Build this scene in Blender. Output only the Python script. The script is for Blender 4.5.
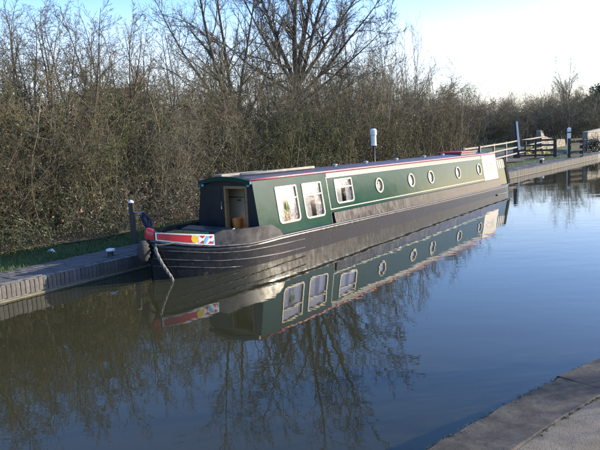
import bpy, bmesh, math, random
from mathutils import Vector, Matrix
import numpy as np

# ------------------------------------------------------------------ start clean
for o in list(bpy.data.objects):
    bpy.data.objects.remove(o)
scene = bpy.context.scene
COL = scene.collection
R = math.radians

# ------------------------------------------------------------------ camera
CAM_H = 2.267
F_PX, PITCH, ROLL = 631.94, 0.1386, 0.0507
cam_d = bpy.data.cameras.new('camera')
cam_d.sensor_fit = 'HORIZONTAL'
cam_d.sensor_width = 36.0
cam_d.lens = F_PX / 600.0 * 36.0
cam_d.clip_start = 0.05
cam_d.clip_end = 3000
cam = bpy.data.objects.new('camera', cam_d)
COL.objects.link(cam)
_F = Vector((0, math.cos(PITCH), -math.sin(PITCH)))
_U = Vector((0, math.sin(PITCH), math.cos(PITCH)))
_X = Vector((1, 0, 0))
_c, _s = math.cos(ROLL), math.sin(ROLL)
_r = _X * _c - _U * _s
_u = _X * _s + _U * _c
cam.matrix_world = Matrix(((_r.x, _u.x, -_F.x, 0), (_r.y, _u.y, -_F.y, 0),
                           (_r.z, _u.z, -_F.z, CAM_H), (0, 0, 0, 1)))
scene.camera = cam

def pix(x, y, z):
    """pixel of the 600x450 photograph to the point at height z on its sight line"""
    uu, vv = (x - 300) / F_PX, (y - 225) / F_PX
    a, b = _c * uu - _s * vv, _s * uu + _c * vv
    d = _X * a + _F - _U * b
    t = (z - CAM_H) / d.z
    return Vector((0, 0, CAM_H)) + d * t

def pixd(x, y, depth):
    uu, vv = (x - 300) / F_PX, (y - 225) / F_PX
    a, b = _c * uu - _s * vv, _s * uu + _c * vv
    d = _X * a + _F - _U * b
    return Vector((0, 0, CAM_H)) + d * (depth / d.y)

# ------------------------------------------------------------------ sky and sun
SUN_AZ, SUN_EL = 80.0, 16.0          # degrees clockwise from +Y, degrees up
world = bpy.data.worlds.new('World')
scene.world = world
world.use_nodes = True
wn = world.node_tree
bg = wn.nodes['Background']
sky = wn.nodes.new('ShaderNodeTexSky')
sky.sky_type = 'NISHITA'
sky.sun_disc = False
sky.sun_elevation = R(SUN_EL)
sky.sun_rotation = R(SUN_AZ)
sky.air_density = 1.15
sky.dust_density = 0.6
sky.ozone_density = 3.0
# thin high cloud over the blue
tc_ = wn.nodes.new('ShaderNodeTexCoord')
mp_ = wn.nodes.new('ShaderNodeMapping')
mp_.inputs['Location'].default_value = (0.35, 0.1, 0.0)
mp_.inputs['Scale'].default_value = (1.0, 1.0, 3.0)
nz_ = wn.nodes.new('ShaderNodeTexNoise')
nz_.inputs['Scale'].default_value = 1.5
nz_.inputs['Detail'].default_value = 6
rp_ = wn.nodes.new('ShaderNodeMapRange')
rp_.inputs[1].default_value = 0.36
rp_.inputs[2].default_value = 0.62
rp_.inputs[3].default_value = 0.22
rp_.inputs[4].default_value = 0.7
mx_ = wn.nodes.new('ShaderNodeMix')
mx_.data_type = 'RGBA'
mx_.inputs['B'].default_value = (6.0, 6.2, 6.5, 1)
wn.links.new(tc_.outputs['Generated'], mp_.inputs[0])
wn.links.new(mp_.outputs[0], nz_.inputs['Vector'])
wn.links.new(nz_.outputs[0], rp_.inputs[0])
sx_ = wn.nodes.new('ShaderNodeSeparateXYZ')
hz_ = wn.nodes.new('ShaderNodeMapRange')       # the veil thins out with height, all the way round
hz_.interpolation_type = 'SMOOTHSTEP'
hz_.inputs[1].default_value = 0.02
hz_.inputs[2].default_value = 0.22
hz_.inputs[3].default_value = 1.0
hz_.inputs[4].default_value = 0.0
mu_ = wn.nodes.new('ShaderNodeMath')
mu_.operation = 'MULTIPLY'
wn.links.new(tc_.outputs['Generated'], sx_.inputs[0])
wn.links.new(sx_.outputs['Z'], hz_.inputs[0])
wn.links.new(hz_.outputs[0], mu_.inputs[0])
wn.links.new(rp_.outputs[0], mu_.inputs[1])
wn.links.new(mu_.outputs[0], mx_.inputs['Factor'])
hs_ = wn.nodes.new('ShaderNodeHueSaturation')
hs_.inputs['Saturation'].default_value = 1.2
hs_.inputs['Value'].default_value = 1.3
tn_ = wn.nodes.new('ShaderNodeMix')      # camera white balance: a cooler sky
tn_.data_type = 'RGBA'
tn_.blend_type = 'MULTIPLY'
tn_.inputs['Factor'].default_value = 1.0
tn_.inputs['B'].default_value = (1.06, 0.96, 1.2, 1)
wn.links.new(hs_.outputs[0], tn_.inputs['A'])
wn.links.new(sky.outputs[0], hs_.inputs['Color'])
wn.links.new(tn_.outputs['Result'], mx_.inputs['A'])
wn.links.new(mx_.outputs['Result'], bg.inputs[0])
bg.inputs[1].default_value = 0.15
sun_d = bpy.data.lights.new('sun', 'SUN')
sun_d.energy = 4.7
sun_d.angle = R(0.5)
sun_d.color = (1.0, 0.88, 0.68)
sun = bpy.data.objects.new('sun', sun_d)
COL.objects.link(sun)
S = Vector((math.sin(R(SUN_AZ)) * math.cos(R(SUN_EL)), math.cos(R(SUN_AZ)) * math.cos(R(SUN_EL)), math.sin(R(SUN_EL))))
sun.rotation_euler = (-S).to_track_quat('-Z', 'Y').to_euler()
sun.location = S * 60
scene.cycles.max_bounces = 6
scene.cycles.diffuse_bounces = 3
scene.cycles.glossy_bounces = 4
scene.cycles.transparent_max_bounces = 8
scene.view_settings.view_transform = 'Standard'
scene.view_settings.look = 'None'
scene.view_settings.gamma = 1
scene.view_settings.use_curve_mapping = False
scene.view_settings.exposure = 1.0

# ------------------------------------------------------------------ materials
MATS = {}
def mat(name, c1, c2=None, rough=0.6, scale=6.0, metallic=0.0, bump=0.0, bscale=40.0, stretch=(1, 1, 1),
        coat=0.0, detail=5.0, lo=0.35, hi=0.65, rough2=None, vary=0.0, spec=None, coord='Object', c3=None):
    m = bpy.data.materials.new(name)
    m.use_nodes = True
    nt = m.node_tree
    N = nt.nodes
    L = nt.links
    b = N['Principled BSDF']
    b.inputs['Roughness'].default_value = rough
    b.inputs['Metallic'].default_value = metallic
    b.inputs['Coat Weight'].default_value = coat
    b.inputs['Coat Roughness'].default_value = 0.08
    if spec is not None:
        b.inputs['Specular IOR Level'].default_value = spec
    tc = N.new('ShaderNodeTexCoord')
    mp = N.new('ShaderNodeMapping')
    mp.inputs['Scale'].default_value = stretch
    L.new(tc.outputs[coord], mp.inputs[0])
    no = N.new('ShaderNodeTexNoise')
    no.inputs['Scale'].default_value = scale
    no.inputs['Detail'].default_value = detail
    no.inputs['Roughness'].default_value = 0.6
    L.new(mp.outputs[0], no.inputs['Vector'])
    ra = N.new('ShaderNodeValToRGB')
    ra.color_ramp.elements[0].position = lo
    ra.color_ramp.elements[1].position = hi
    c2 = c2 or c1
    ra.color_ramp.elements[0].color = (*c1, 1)
    ra.color_ramp.elements[1].color = (*c2, 1)
    if c3:
        e = ra.color_ramp.elements.new((lo + hi) / 2)
        e.color = (*c3, 1)
    L.new(no.outputs[0], ra.inputs[0])
    out = ra.outputs[0]
    if vary:
        oi = N.new('ShaderNodeObjectInfo')
        hs = N.new('ShaderNodeHueSaturation')
        mr = N.new('ShaderNodeMapRange')
        mr.inputs[3].default_value = 1 - vary
        mr.inputs[4].default_value = 1 + vary
        L.new(oi.outputs['Random'], mr.inputs[0])
        L.new(mr.outputs[0], hs.inputs['Value'])
        L.new(out, hs.inputs['Color'])
        out = hs.outputs[0]
    L.new(out, b.inputs['Base Color'])
    if rough2 is not None:
        mr = N.new('ShaderNodeMapRange')
        mr.inputs[1].default_value = lo
        mr.inputs[2].default_value = hi
        mr.inputs[3].default_value = rough
        mr.inputs[4].default_value = rough2
        L.new(no.outputs[0], mr.inputs[0])
        L.new(mr.outputs[0], b.inputs['Roughness'])
    if bump:
        n2 = N.new('ShaderNodeTexNoise')
        n2.inputs['Scale'].default_value = bscale
        n2.inputs['Detail'].default_value = 4
        L.new(mp.outputs[0], n2.inputs['Vector'])
        bp = N.new('ShaderNodeBump')
        bp.inputs['Strength'].default_value = 1.0
        bp.inputs['Distance'].default_value = bump
        L.new(n2.outputs[0], bp.inputs['Height'])
        L.new(bp.outputs[0], b.inputs['Normal'])
    MATS[name] = m
    return m

mat('hull_black', (0.008, 0.008, 0.008), (0.014, 0.0135, 0.013), 0.14, 7.0, bump=0.005, bscale=1.3, rough2=0.29, stretch=(1.8, 1, .7), lo=0.3, hi=0.72, detail=10, spec=0.38)
mat('bulwark_black', (0.013, 0.013, 0.015), (0.032, 0.032, 0.036), 0.28, 4, rough2=0.45, bump=0.001, bscale=8)
mat('strake_steel', (0.02, 0.02, 0.02), (0.075, 0.072, 0.068), 0.28, 9, rough2=0.5)
mat('green_paint', (0.007, 0.045, 0.031), (0.01, 0.054, 0.038), 0.11, 3, bump=0.0045, bscale=1.7, spec=0.33)
mat('navy_paint', (0.008, 0.013, 0.018), (0.012, 0.02, 0.026), 0.3, 4, coat=0.2)
mat('cream_paint', (0.5, 0.43, 0.28), (0.45, 0.385, 0.25), 0.35, 5)
mat('band_paint', (0.115, 0.13, 0.1), (0.14, 0.155, 0.12), 0.3, 4)
mat('white_paint', (0.80, 0.79, 0.74), (0.68, 0.66, 0.6), 0.4, 8)
mat('red_paint', (0.55, 0.03, 0.035), (0.48, 0.03, 0.03), 0.3, 6, coat=0.4)
mat('red_line_paint', (0.62, 0.17, 0.18), (0.55, 0.13, 0.14), 0.35, 6)
mat('yellow_paint', (0.80, 0.50, 0.04), None, 0.35)
mat('blue_paint', (0.16, 0.42, 0.62), None, 0.35)
mat('roof_paint', (0.055, 0.06, 0.075), (0.085, 0.09, 0.105), 0.5, 5, bump=0.001, bscale=60)
mat('brass', (0.78, 0.66, 0.42), (0.66, 0.55, 0.34), 0.3, 20, metallic=0.35)
mat('chrome', (0.5, 0.5, 0.5), None, 0.3, metallic=1.0)
mat('vent_grey', (0.40, 0.40, 0.38), (0.3, 0.3, 0.29), 0.5)
mat('curtain', (0.36, 0.36, 0.345), (0.3, 0.3, 0.29), 0.9, 14)
mat('interior_wood', (0.20, 0.11, 0.045), (0.29, 0.17, 0.07), 0.5, 3, stretch=(1, 1, 8))
mat('interior_dark', (0.03, 0.025, 0.02), (0.05, 0.04, 0.03), 0.7)
mat('cupboard_grey', (0.52, 0.47, 0.32), (0.46, 0.41, 0.28), 0.5, 4)
mat('orange_plastic', (0.62, 0.22, 0.05), (0.55, 0.19, 0.04), 0.5)
mat('rope_pale', (0.22, 0.21, 0.19), (0.12, 0.115, 0.1), 0.9, 60, bump=0.004, bscale=90)
mat('rope_dark', (0.025, 0.023, 0.022), (0.07, 0.065, 0.06), 0.95, 60, bump=0.008, bscale=70)
mat('rope_blue', (0.014, 0.022, 0.045), (0.03, 0.045, 0.08), 0.9, 50, bump=0.003, bscale=90)
mat('post_black', (0.012, 0.012, 0.013), (0.03, 0.028, 0.026), 0.5, 12, bump=0.002)
mat('timber_dark', (0.03, 0.024, 0.02), (0.065, 0.052, 0.04), 0.8, 5, stretch=(6, 6, 1), bump=0.003)
mat('timber_pale', (0.3, 0.27, 0.22), (0.2, 0.18, 0.15), 0.8, 6, bump=0.003)
mat('brick_blue', (0.07, 0.065, 0.058), (0.13, 0.118, 0.104), 0.7, 18, bump=0.004, bscale=50, vary=0.28)
mat('mortar', (0.16, 0.15, 0.13), (0.22, 0.205, 0.18), 0.9, 14, bump=0.004)
mat('ledge_stone', (0.2, 0.175, 0.125), (0.14, 0.125, 0.09), 0.85, 10, bump=0.004)
mat('wall_stone', (0.25, 0.22, 0.17), (0.19, 0.168, 0.13), 0.85, 5, bump=0.01, bscale=20, vary=0.15)
mat('coping_stone', (0.036, 0.029, 0.019), (0.12, 0.098, 0.068), 0.9, 4.5, bump=0.0025, bscale=140, vary=0.14, lo=0.36, hi=0.66, detail=10, coord='Object')
mat('gravel_path', (0.145, 0.112, 0.068), (0.26, 0.208, 0.136), 0.95, 7, bump=0.004, bscale=150, lo=0.3, hi=0.7, detail=10)
mat('moss', (0.06, 0.058, 0.018), (0.12, 0.11, 0.035), 0.95, 20, bump=0.01)
mat('earth', (0.075, 0.06, 0.038), (0.12, 0.10, 0.065), 0.95, 4, bump=0.02, bscale=18)
mat('roof_tile', (0.17, 0.085, 0.06), (0.23, 0.12, 0.085), 0.85, 3, bump=0.01, bscale=12)
mat('house_brick', (0.26, 0.13, 0.085), (0.32, 0.17, 0.11), 0.85, 12, bump=0.006)
mat('bark_hedge', (0.074, 0.06, 0.032), (0.138, 0.114, 0.064), 0.85, 2.0, vary=0.25)
mat('bark_olive', (0.066, 0.066, 0.022), (0.125, 0.12, 0.048), 0.85, 2.0, vary=0.25)
mat('bark_tree', (0.056, 0.047, 0.034), (0.105, 0.09, 0.066), 0.85, 3.0, bump=0.01)
mat('bark_pale', (0.115, 0.1, 0.062), (0.19, 0.165, 0.11), 0.85, 2.0, vary=0.2)
mat('leaf_ivy', (0.03, 0.046, 0.014), (0.065, 0.085, 0.03), 0.58, 1.5, vary=0.2)
mat('leaf_dead', (0.16, 0.105, 0.055), (0.26, 0.19, 0.11), 0.8, 2.5)
mat('leaf_far', (0.022, 0.035, 0.022), (0.045, 0.06, 0.035), 0.6, 1.5)
mat('grass_blade', (0.04, 0.075, 0.014), (0.075, 0.115, 0.024), 0.6, 0.8)
mat('flower_yellow', (0.75, 0.62, 0.12), (0.8, 0.7, 0.25), 0.7)
mat('matt_black', (0.012, 0.012, 0.014), None, 0.9, spec=0.1)
mat('litter', (0.75, 0.75, 0.75), None, 0.6)
mat('plant_lime', (0.20, 0.27, 0.03), (0.10, 0.2, 0.04), 0.5, 9)
mat('plant_blue', (0.03, 0.06, 0.06), (0.06, 0.10, 0.10), 0.5, 9)

def stain(name, col, scale, lo, hi, amount):
    # a second, larger pattern of stains mixed over a material's colour
    nt = MATS[name].node_tree
    b = nt.nodes['Principled BSDF']
    src = b.inputs['Base Color'].links[0].from_socket
    tc = nt.nodes.new('ShaderNodeTexCoord')
    no = nt.nodes.new('ShaderNodeTexNoise')
    no.inputs['Scale'].default_value = scale
    no.inputs['Detail'].default_value = 8
    no.inputs['Roughness'].default_value = 0.7
    no.inputs['Distortion'].default_value = 0.6
    mr = nt.nodes.new('ShaderNodeMapRange')
    mr.inputs[1].default_value = lo
    mr.inputs[2].default_value = hi
    mr.inputs[4].default_value = amount
    mx = nt.nodes.new('ShaderNodeMix')
    mx.data_type = 'RGBA'
    mx.inputs['B'].default_value = (*col, 1)
    nt.links.new(tc.outputs['Object'], no.inputs['Vector'])
    nt.links.new(no.outputs[0], mr.inputs[0])
    nt.links.new(mr.outputs[0], mx.inputs['Factor'])
    nt.links.new(src, mx.inputs['A'])
    nt.links.new(mx.outputs['Result'], b.inputs['Base Color'])
stain('coping_stone', (0.024, 0.022, 0.014), 3.2, 0.48, 0.62, 0.8)
stain('coping_stone', (0.022, 0.020, 0.015), 22.0, 0.54, 0.62, 0.65)
stain('coping_stone', (0.26, 0.23, 0.17), 48.0, 0.62, 0.68, 0.55)
stain('gravel_path', (0.05, 0.042, 0.028), 75.0, 0.54, 0.60, 0.6)
stain('gravel_path', (0.34, 0.29, 0.21), 95.0, 0.60, 0.66, 0.6)
stain('gravel_path', (0.07, 0.06, 0.04), 2.2, 0.5, 0.66, 0.7)
stain('brick_blue', (0.05, 0.055, 0.035), 2.0, 0.52, 0.68, 0.6)
stain('hull_black', (0.07, 0.062, 0.054), 13.0, 0.57, 0.68, 0.7)
stain('hull_black', (0.05, 0.032, 0.02), 4.0, 0.62, 0.72, 0.5)
stain('green_paint', (0.03, 0.075, 0.055), 1.6, 0.5, 0.75, 0.35)
stain('bulwark_black', (0.075, 0.072, 0.07), 5.0, 0.52, 0.7, 0.6)

def glass_mat():
    m = bpy.data.materials.new('window_glass')
    m.use_nodes = True
    nt = m.node_tree
    nt.nodes.clear()
    o = nt.nodes.new('ShaderNodeOutputMaterial')
    mix = nt.nodes.new('ShaderNodeMixShader')
    tr = nt.nodes.new('ShaderNodeBsdfTransparent')
    gl = nt.nodes.new('ShaderNodeBsdfGlossy')
    gl.inputs['Roughness'].default_value = 0.02
    lw = nt.nodes.new('ShaderNodeLayerWeight')     # same from both faces of the thin pane
    lw.inputs[0].default_value = 0.5
    pw = nt.nodes.new('ShaderNodeMath')
    pw.operation = 'POWER'
    pw.inputs[1].default_value = 2.0
    ad = nt.nodes.new('ShaderNodeMath')
    ad.operation = 'ADD'
    ad.inputs[1].default_value = 0.07
    ad.use_clamp = True
    nt.links.new(lw.outputs['Facing'], pw.inputs[0])
    nt.links.new(pw.outputs[0], ad.inputs[0])
    nt.links.new(ad.outputs[0], mix.inputs[0])
    nt.links.new(tr.outputs[0], mix.inputs[1])
    nt.links.new(gl.outputs[0], mix.inputs[2])
    nt.links.new(mix.outputs[0], o.inputs[0])
    MATS['window_glass'] = m
glass_mat()

def water_mat():
    m = mat('canal_water', (0.036, 0.033, 0.014), (0.031, 0.030, 0.014), 0.015, 0.25)
    nt = m.node_tree
    b = nt.nodes['Principled BSDF']
    b.inputs['IOR'].default_value = 1.333
    tc = nt.nodes.new('ShaderNodeTexCoord')
    mp = nt.nodes.new('ShaderNodeMapping')
    mp.inputs['Rotation'].default_value = (0, 0, R(20))
    mp.inputs['Scale'].default_value = (0.55, 1.0, 1.0)
    nt.links.new(tc.outputs['Object'], mp.inputs[0])
    n1 = nt.nodes.new('ShaderNodeTexNoise')
    n1.inputs['Scale'].default_value = 3.2
    n1.inputs['Detail'].default_value = 3
    n2 = nt.nodes.new('ShaderNodeTexNoise')
    n2.inputs['Scale'].default_value = 0.7
    n2.inputs['Detail'].default_value = 2
    big = nt.nodes.new('ShaderNodeTexNoise')
    big.inputs['Scale'].default_value = 0.12
    for n in (n1, n2, big):
        nt.links.new(mp.outputs[0], n.inputs['Vector'])
    b1 = nt.nodes.new('ShaderNodeBump')
    b1.inputs['Strength'].default_value = 1.0
    mr = nt.nodes.new('ShaderNodeMapRange')
    mr.inputs[1].default_value = 0.35
    mr.inputs[2].default_value = 0.65
    mr.inputs[3].default_value = 0.0007
    mr.inputs[4].default_value = 0.0032
    nt.links.new(big.outputs[0], mr.inputs[0])
    nt.links.new(mr.outputs[0], b1.inputs['Distance'])
    nt.links.new(n1.outputs[0], b1.inputs['Height'])
    b2 = nt.nodes.new('ShaderNodeBump')
    b2.inputs['Strength'].default_value = 1.0
    b2.inputs['Distance'].default_value = 0.004
    nt.links.new(n2.outputs[0], b2.inputs['Height'])
    nt.links.new(b1.outputs[0], b2.inputs['Normal'])
    nt.links.new(b2.outputs[0], b.inputs['Normal'])
water_mat()

def ground_mat():
    m = mat('ground_grass', (0.05, 0.08, 0.018), (0.095, 0.125, 0.035), 0.9, 1.3, bump=0.03, bscale=22, detail=9)
    nt = m.node_tree
    return m
ground_mat()

# ------------------------------------------------------------------ mesh helpers
class MB:
    def __init__(s):
        s.v = []
        s.f = []
    def quad(s, a, b, c, d):
        i = len(s.v)
        s.v += [tuple(a), tuple(b), tuple(c), tuple(d)]
        s.f.append((i, i + 1, i + 2, i + 3))
        return s
    def poly(s, pts):
        i = len(s.v)
        s.v += [tuple(p) for p in pts]
        s.f.append(tuple(range(i, i + len(pts))))
        return s
    def hexa(s, p):      # p: 8 points, bottom 4 then top 4, both counter-clockwise
        i = len(s.v)
        s.v += [tuple(q) for q in p]
        for f in ((3, 2, 1, 0), (4, 5, 6, 7), (0, 1, 5, 4), (1, 2, 6, 5), (2, 3, 7, 6), (3, 0, 4, 7)):
            s.f.append(tuple(i + k for k in f))
        return s
    def box(s, x0, x1, y0, y1, z0, z1):
        return s.hexa([(x0, y0, z0), (x1, y0, z0), (x1, y1, z0), (x0, y1, z0), (x0, y0, z1), (x1, y0, z1), (x1, y1, z1), (x0, y1, z1)])
    def bar(s, a, b, w, h, up=(0, 0, 1)):
        a, b = Vector(a), Vector(b)
        d = (b - a).normalized()
        up = Vector(up)
        x = d.cross(up)
        if x.length < 1e-4:
            x = d.cross(Vector((1, 0, 0)))
        x.normalize()
        y = x.cross(d)
        x *= w / 2
        y *= h / 2
        return s.hexa([a - x - y, a + x - y, b + x - y, b - x - y, a - x + y, a + x + y, b + x + y, b - x + y])
    def tube(s, pts, rad, k=6, cap=True):
        pts = [Vector(p) for p in pts]
        n = len(pts)
        if not hasattr(rad, '__len__'):
            rad = [rad] * n
        base = len(s.v)
        ref = None
        for i, p in enumerate(pts):
            d = (pts[min(i + 1, n - 1)] - pts[max(i - 1, 0)]).normalized()
            if ref is None:
                ref = Vector((0, 0, 1)) if abs(d.z) < 0.9 else Vector((1, 0, 0))
            x = d.cross(ref).normalized()
            y = x.cross(d)
            ref = -y if False else ref
            for j in range(k):
                a = 2 * math.pi * j / k
                s.v.append(tuple(p + x * (math.cos(a) * rad[i]) + y * (math.sin(a) * rad[i])))
        for i in range(n - 1):
            for j in range(k):
                a, b = base + i * k + j, base + i * k + (j + 1) % k
                s.f.append((a, b, b + k, a + k))
        if cap:
            s.f.append(tuple(base + j for j in range(k))[::-1])
            s.f.append(tuple(base + (n - 1) * k + j for j in range(k)))
        return s
    def lathe(s, prof, k=16, o=(0, 0, 0)):
        base = len(s.v)
        for r, z in prof:
            for j in range(k):
                a = 2 * math.pi * j / k
                s.v.append((o[0] + math.cos(a) * r, o[1] + math.sin(a) * r, o[2] + z))
        for i in range(len(prof) - 1):
            for j in range(k):
                a, b = base + i * k + j, base + i * k + (j + 1) % k
                s.f.append((a, b, b + k, a + k))
        s.f.append(tuple(base + j for j in range(k))[::-1])
        s.f.append(tuple(base + (len(prof) - 1) * k + j for j in range(k)))
        return s
    def sheet(s, grid):      # rows of points
        base = len(s.v)
        m = len(grid[0])
        for row in grid:
            s.v += [tuple(p) for p in row]
        for i in range(len(grid) - 1):
            for j in range(m - 1):
                a = base + i * m + j
                s.f.append((a, a + 1, a + m + 1, a + m))
        return s
    def build(s, name, material, parent=None, smooth=False, bevel=0.0, fix=False):
        me = bpy.data.meshes.new(name)
        me.from_pydata(s.v, [], s.f)
        if fix or bevel:
            bm = bmesh.new()
            bm.from_mesh(me)
            if fix:
                bmesh.ops.remove_doubles(bm, verts=bm.verts, dist=1e-5)
            bmesh.ops.recalc_face_normals(bm, faces=bm.faces)
            if bevel:
                bmesh.ops.bevel(bm, geom=list(bm.edges), offset=bevel, segments=2, affect='EDGES', profile=0.6)
            bm.to_mesh(me)
            bm.free()
        if smooth:
            for p in me.polygons:
                p.use_smooth = True
        me.materials.append(MATS[material])
        o = bpy.data.objects.new(name, me)
        COL.objects.link(o)
        o.parent = parent
        return o

def tag(o, label=None, cat=None, group=None, kind=None):
    if label: o['label'] = label
    if cat: o['category'] = cat
    if group: o['group'] = group
    if kind: o['kind'] = kind
    return o

def empty(name, loc=(0, 0, 0), rz=0.0):
    o = bpy.data.objects.new(name, None)
    COL.objects.link(o)
    o.empty_display_size = 0.2
    o.location = loc
    o.rotation_euler = (0, 0, rz)
    return o

def copy_tree(o, parent=None):
    c = o.copy()
    COL.objects.link(c)
    c.parent = parent
    for ch in list(o.children):
        copy_tree(ch, c)
    return c

# ------------------------------------------------------------------ the canal frame: s along the boat, off away from the camera
P0 = Vector((-0.640, 11.412, 0))
TH = R(37.0745)
BU = Vector((math.sin(TH), math.cos(TH), 0))
BN = Vector((-math.cos(TH), math.sin(TH), 0))
def W(s, off, z=0.0):
    return P0 + BU * s + BN * off + Vector((0, 0, z))
BANK_Z = 0.27
def interp(x, pts):
    if x <= pts[0][0]: return pts[0][1]
    for (a, b), (c, d) in zip(pts, pts[1:]):
        if x <= c:
            t = (x - a) / (c - a)
            return b + (d - b) * t
    return pts[-1][1]
def bank_off(s):
    return interp(s, [(-60, -1.0), (-14, 1.55), (-6, 1.86), (-3, 1.93), (0, 2.0), (13, 2.02), (18, 1.9), (26, 1.65), (34, 1.4), (60, 1.0), (400, -20)])

# ------------------------------------------------------------------ water
m = MB()
m.quad((-150, -60, 0), (260, -60, 0), (260, 300, 0), (-150, 300, 0))
tag(m.build('water', 'canal_water'), kind='structure')

# ------------------------------------------------------------------ far ground: one sheet behind the far canal wall
random.seed(3)
def ground_h(s, off):
    d = off - bank_off(s)
    h = BANK_Z
    if d > 3.0:
        h += min(1, (d - 3.0) / 3.0) * 0.18
    # gentle rise of the hillside beyond the fence
    q = max(0.0, d - 7.5 - max(0, (30 - s)) * 0.12)
    k = min(1, q / 45.0)
    h += 4.2 * k * k * (3 - 2 * k) * (1 if s > -30 else 0.5)
    if q > 0:
        h += 0.35 * math.sin(s * 0.17 + off * 0.11) * k + 0.3 * math.sin(s * 0.05 - off * 0.23) * k
    return h
sv = [-600, -300, -120, -60, -40, -30, -24] + list(range(-20, 60, 1)) + [62, 66, 70, 76, 84, 92, 100, 115, 130, 160, 200, 300, 500, 1200]
dv = [0.98, 1.3, 2, 2.6, 3, 3.5, 4, 4.6, 5.2, 6, 7, 8, 10, 12, 15, 18, 22, 26, 30, 36, 42, 50, 60, 75, 95, 130, 200, 350, 700, 1500]
grid = []
for s_ in sv:
    row = []
    for d_ in dv:
        off = bank_off(s_) + d_
        row.append(W(s_, off, ground_h(s_, off) - 0.02 + (random.uniform(-.012, .012) if d_ > 1.2 else 0)))
    grid.append(row)
tag(MB().sheet(grid).build('ground', 'ground_grass', smooth=True), kind='structure')

# earth verge under the hedge
g2 = []
for i in range(0, 130):
    s_ = -24 + i * 0.5
    row = []
    for d_ in (2.55 + 0.25 * math.sin(i * 0.9) + random.uniform(-.1, .1), 3.0, 3.5, 4, 4.6, 5.2, 6, 7, 8.4):
        off = bank_off(s_) + d_
        row.append(W(s_, off, ground_h(s_, off) + 0.012 + random.uniform(0, .03)))
    g2.append(row)
tag(MB().sheet(g2).build('hedge_bank_ground', 'earth', smooth=True), kind='structure')

# ------------------------------------------------------------------ far canal wall with brick soldier course and blue brick coping
cw = empty('canal_wall', W(0, bank_off(0), 0))
tag(cw, 'low brick canal wall with dark brick coping along the far bank', 'wall')
def rel(p):  # world point to the wall's own frame
    return Vector(p) - cw.location
m = MB()
ss = [-60, -40, -24, -16] + [-12 + .5 * i for i in range(100)] + [40, 50, 60]
core = []
for s_ in ss:
    b = bank_off(s_)
    core.append([rel(W(s_, b + 0.03, -0.6)), rel(W(s_, b + 0.03, BANK_Z - 0.012)), rel(W(s_, b + 1.0, BANK_Z - 0.012))])
MB().sheet(core).build('backing', 'mortar', cw)
# pale ledge at the water
led = []
for s_ in ss:
    b = bank_off(s_)
    led.append([rel(W(s_, b - 0.015, -0.3)), rel(W(s_, b - 0.012, 0.022)), rel(W(s_, b + 0.04, 0.026))])
MB().sheet(led).build('ledge', 'ledge_stone', cw)
# soldier bricks
random.seed(11)
bm_ = MB().box(-0.0345, 0.0345, -0.055, 0.055, -0.105, 0.105)
proto = bm_.build('brick', 'brick_blue', cw, bevel=0.005)
first = True
def set_brick(o, s_, off, z, rz=0.0, tilt=0.0):
    o.location = rel(W(s_, off, z))
    o.rotation_euler = (tilt, random.uniform(-.02, .02), R(90) - TH + rz)
cnt = 0
s_ = -8.4
while s_ < 0.6 and cnt < 130:
    o = proto if first else proto.copy()
    if not first:
        COL.objects.link(o)
    first = False
    sl = (bank_off(s_ + .1) - bank_off(s_ - .1)) / .2
    set_brick(o, s_, bank_off(s_) + 0.055 + random.uniform(-.004, .006), 0.152 + random.uniform(-.006, .006), math.atan(sl) + random.uniform(-.02, .02), 0)
    s_ += 0.078
    cnt += 1
# the rest of the soldier course, farther off: small pieces, one mesh
m = MB()
s_ = 0.68
while s_ < 34:
    b = bank_off(s_) + 0.055 + random.uniform(-.004, .006)
    a, c = rel(W(s_ - .034, b - .055, .047)), rel(W(s_ + .034, b - .055, .047))
    a2, c2 = rel(W(s_ - .034, b + .05, .047)), rel(W(s_ + .034, b + .05, .047))
    up = Vector((0, 0, .21 + random.uniform(-.005, .005)))
    m.hexa([a, c, c2, a2, a + up, c + up, c2 + up, a2 + up])
    s_ += 0.078
tag(m.build('soldier_course', 'brick_blue', cw), kind='stuff')
# coping: rows of bricks on the top, laid as pieces behind the soldier course
m = MB()
for r_ in range(4):
    s_ = -9.0 + r_ * 0.11
    while s_ < 36:
        L_ = 0.218
        b0 = bank_off(s_) + 0.118 + r_ * 0.222
        z1 = BANK_Z + random.uniform(-.005, .006)
        w_ = 0.212
        a, c = rel(W(s_ + .004, b0, BANK_Z - .02)), rel(W(s_ + L_ / 2 - .004, b0, BANK_Z - .02))
        a2, c2 = rel(W(s_ + .004, b0 + w_, BANK_Z - .02)), rel(W(s_ + L_ / 2 - .004, b0 + w_, BANK_Z - .02))
        up = Vector((0, 0, z1 - BANK_Z + .02))
        m.hexa([a, c, c2, a2, a + up, c + up, c2 + up, a2 + up])
        s_ += L_ / 2
tag(m.build('coping_course', 'brick_blue', cw), kind='stuff')

# ------------------------------------------------------------------ near bank: coping slabs and path
NB_Z = 0.5
edge_px = [(300, 520), (360, 484), (420, 450), (500, 404), (560, 374), (600, 357)]
edge = [pix(x, y, NB_Z) for x, y in edge_px]
d0 = (edge[1] - edge[0]).normalized()
edge = [edge[0] - d0 * 30, edge[0] - d0 * 9] + edge
d1 = Vector((.84, .545, 0)).normalized()
p_ = edge[-1].copy()
ang = math.atan2(d1.y, d1.x)
for k in range(12):
    p_ = p_ + Vector((math.cos(ang), math.sin(ang), 0)) * (1.2 if k < 8 else 6)
    ang += 0.02
    edge.append(p_.copy())
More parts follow.
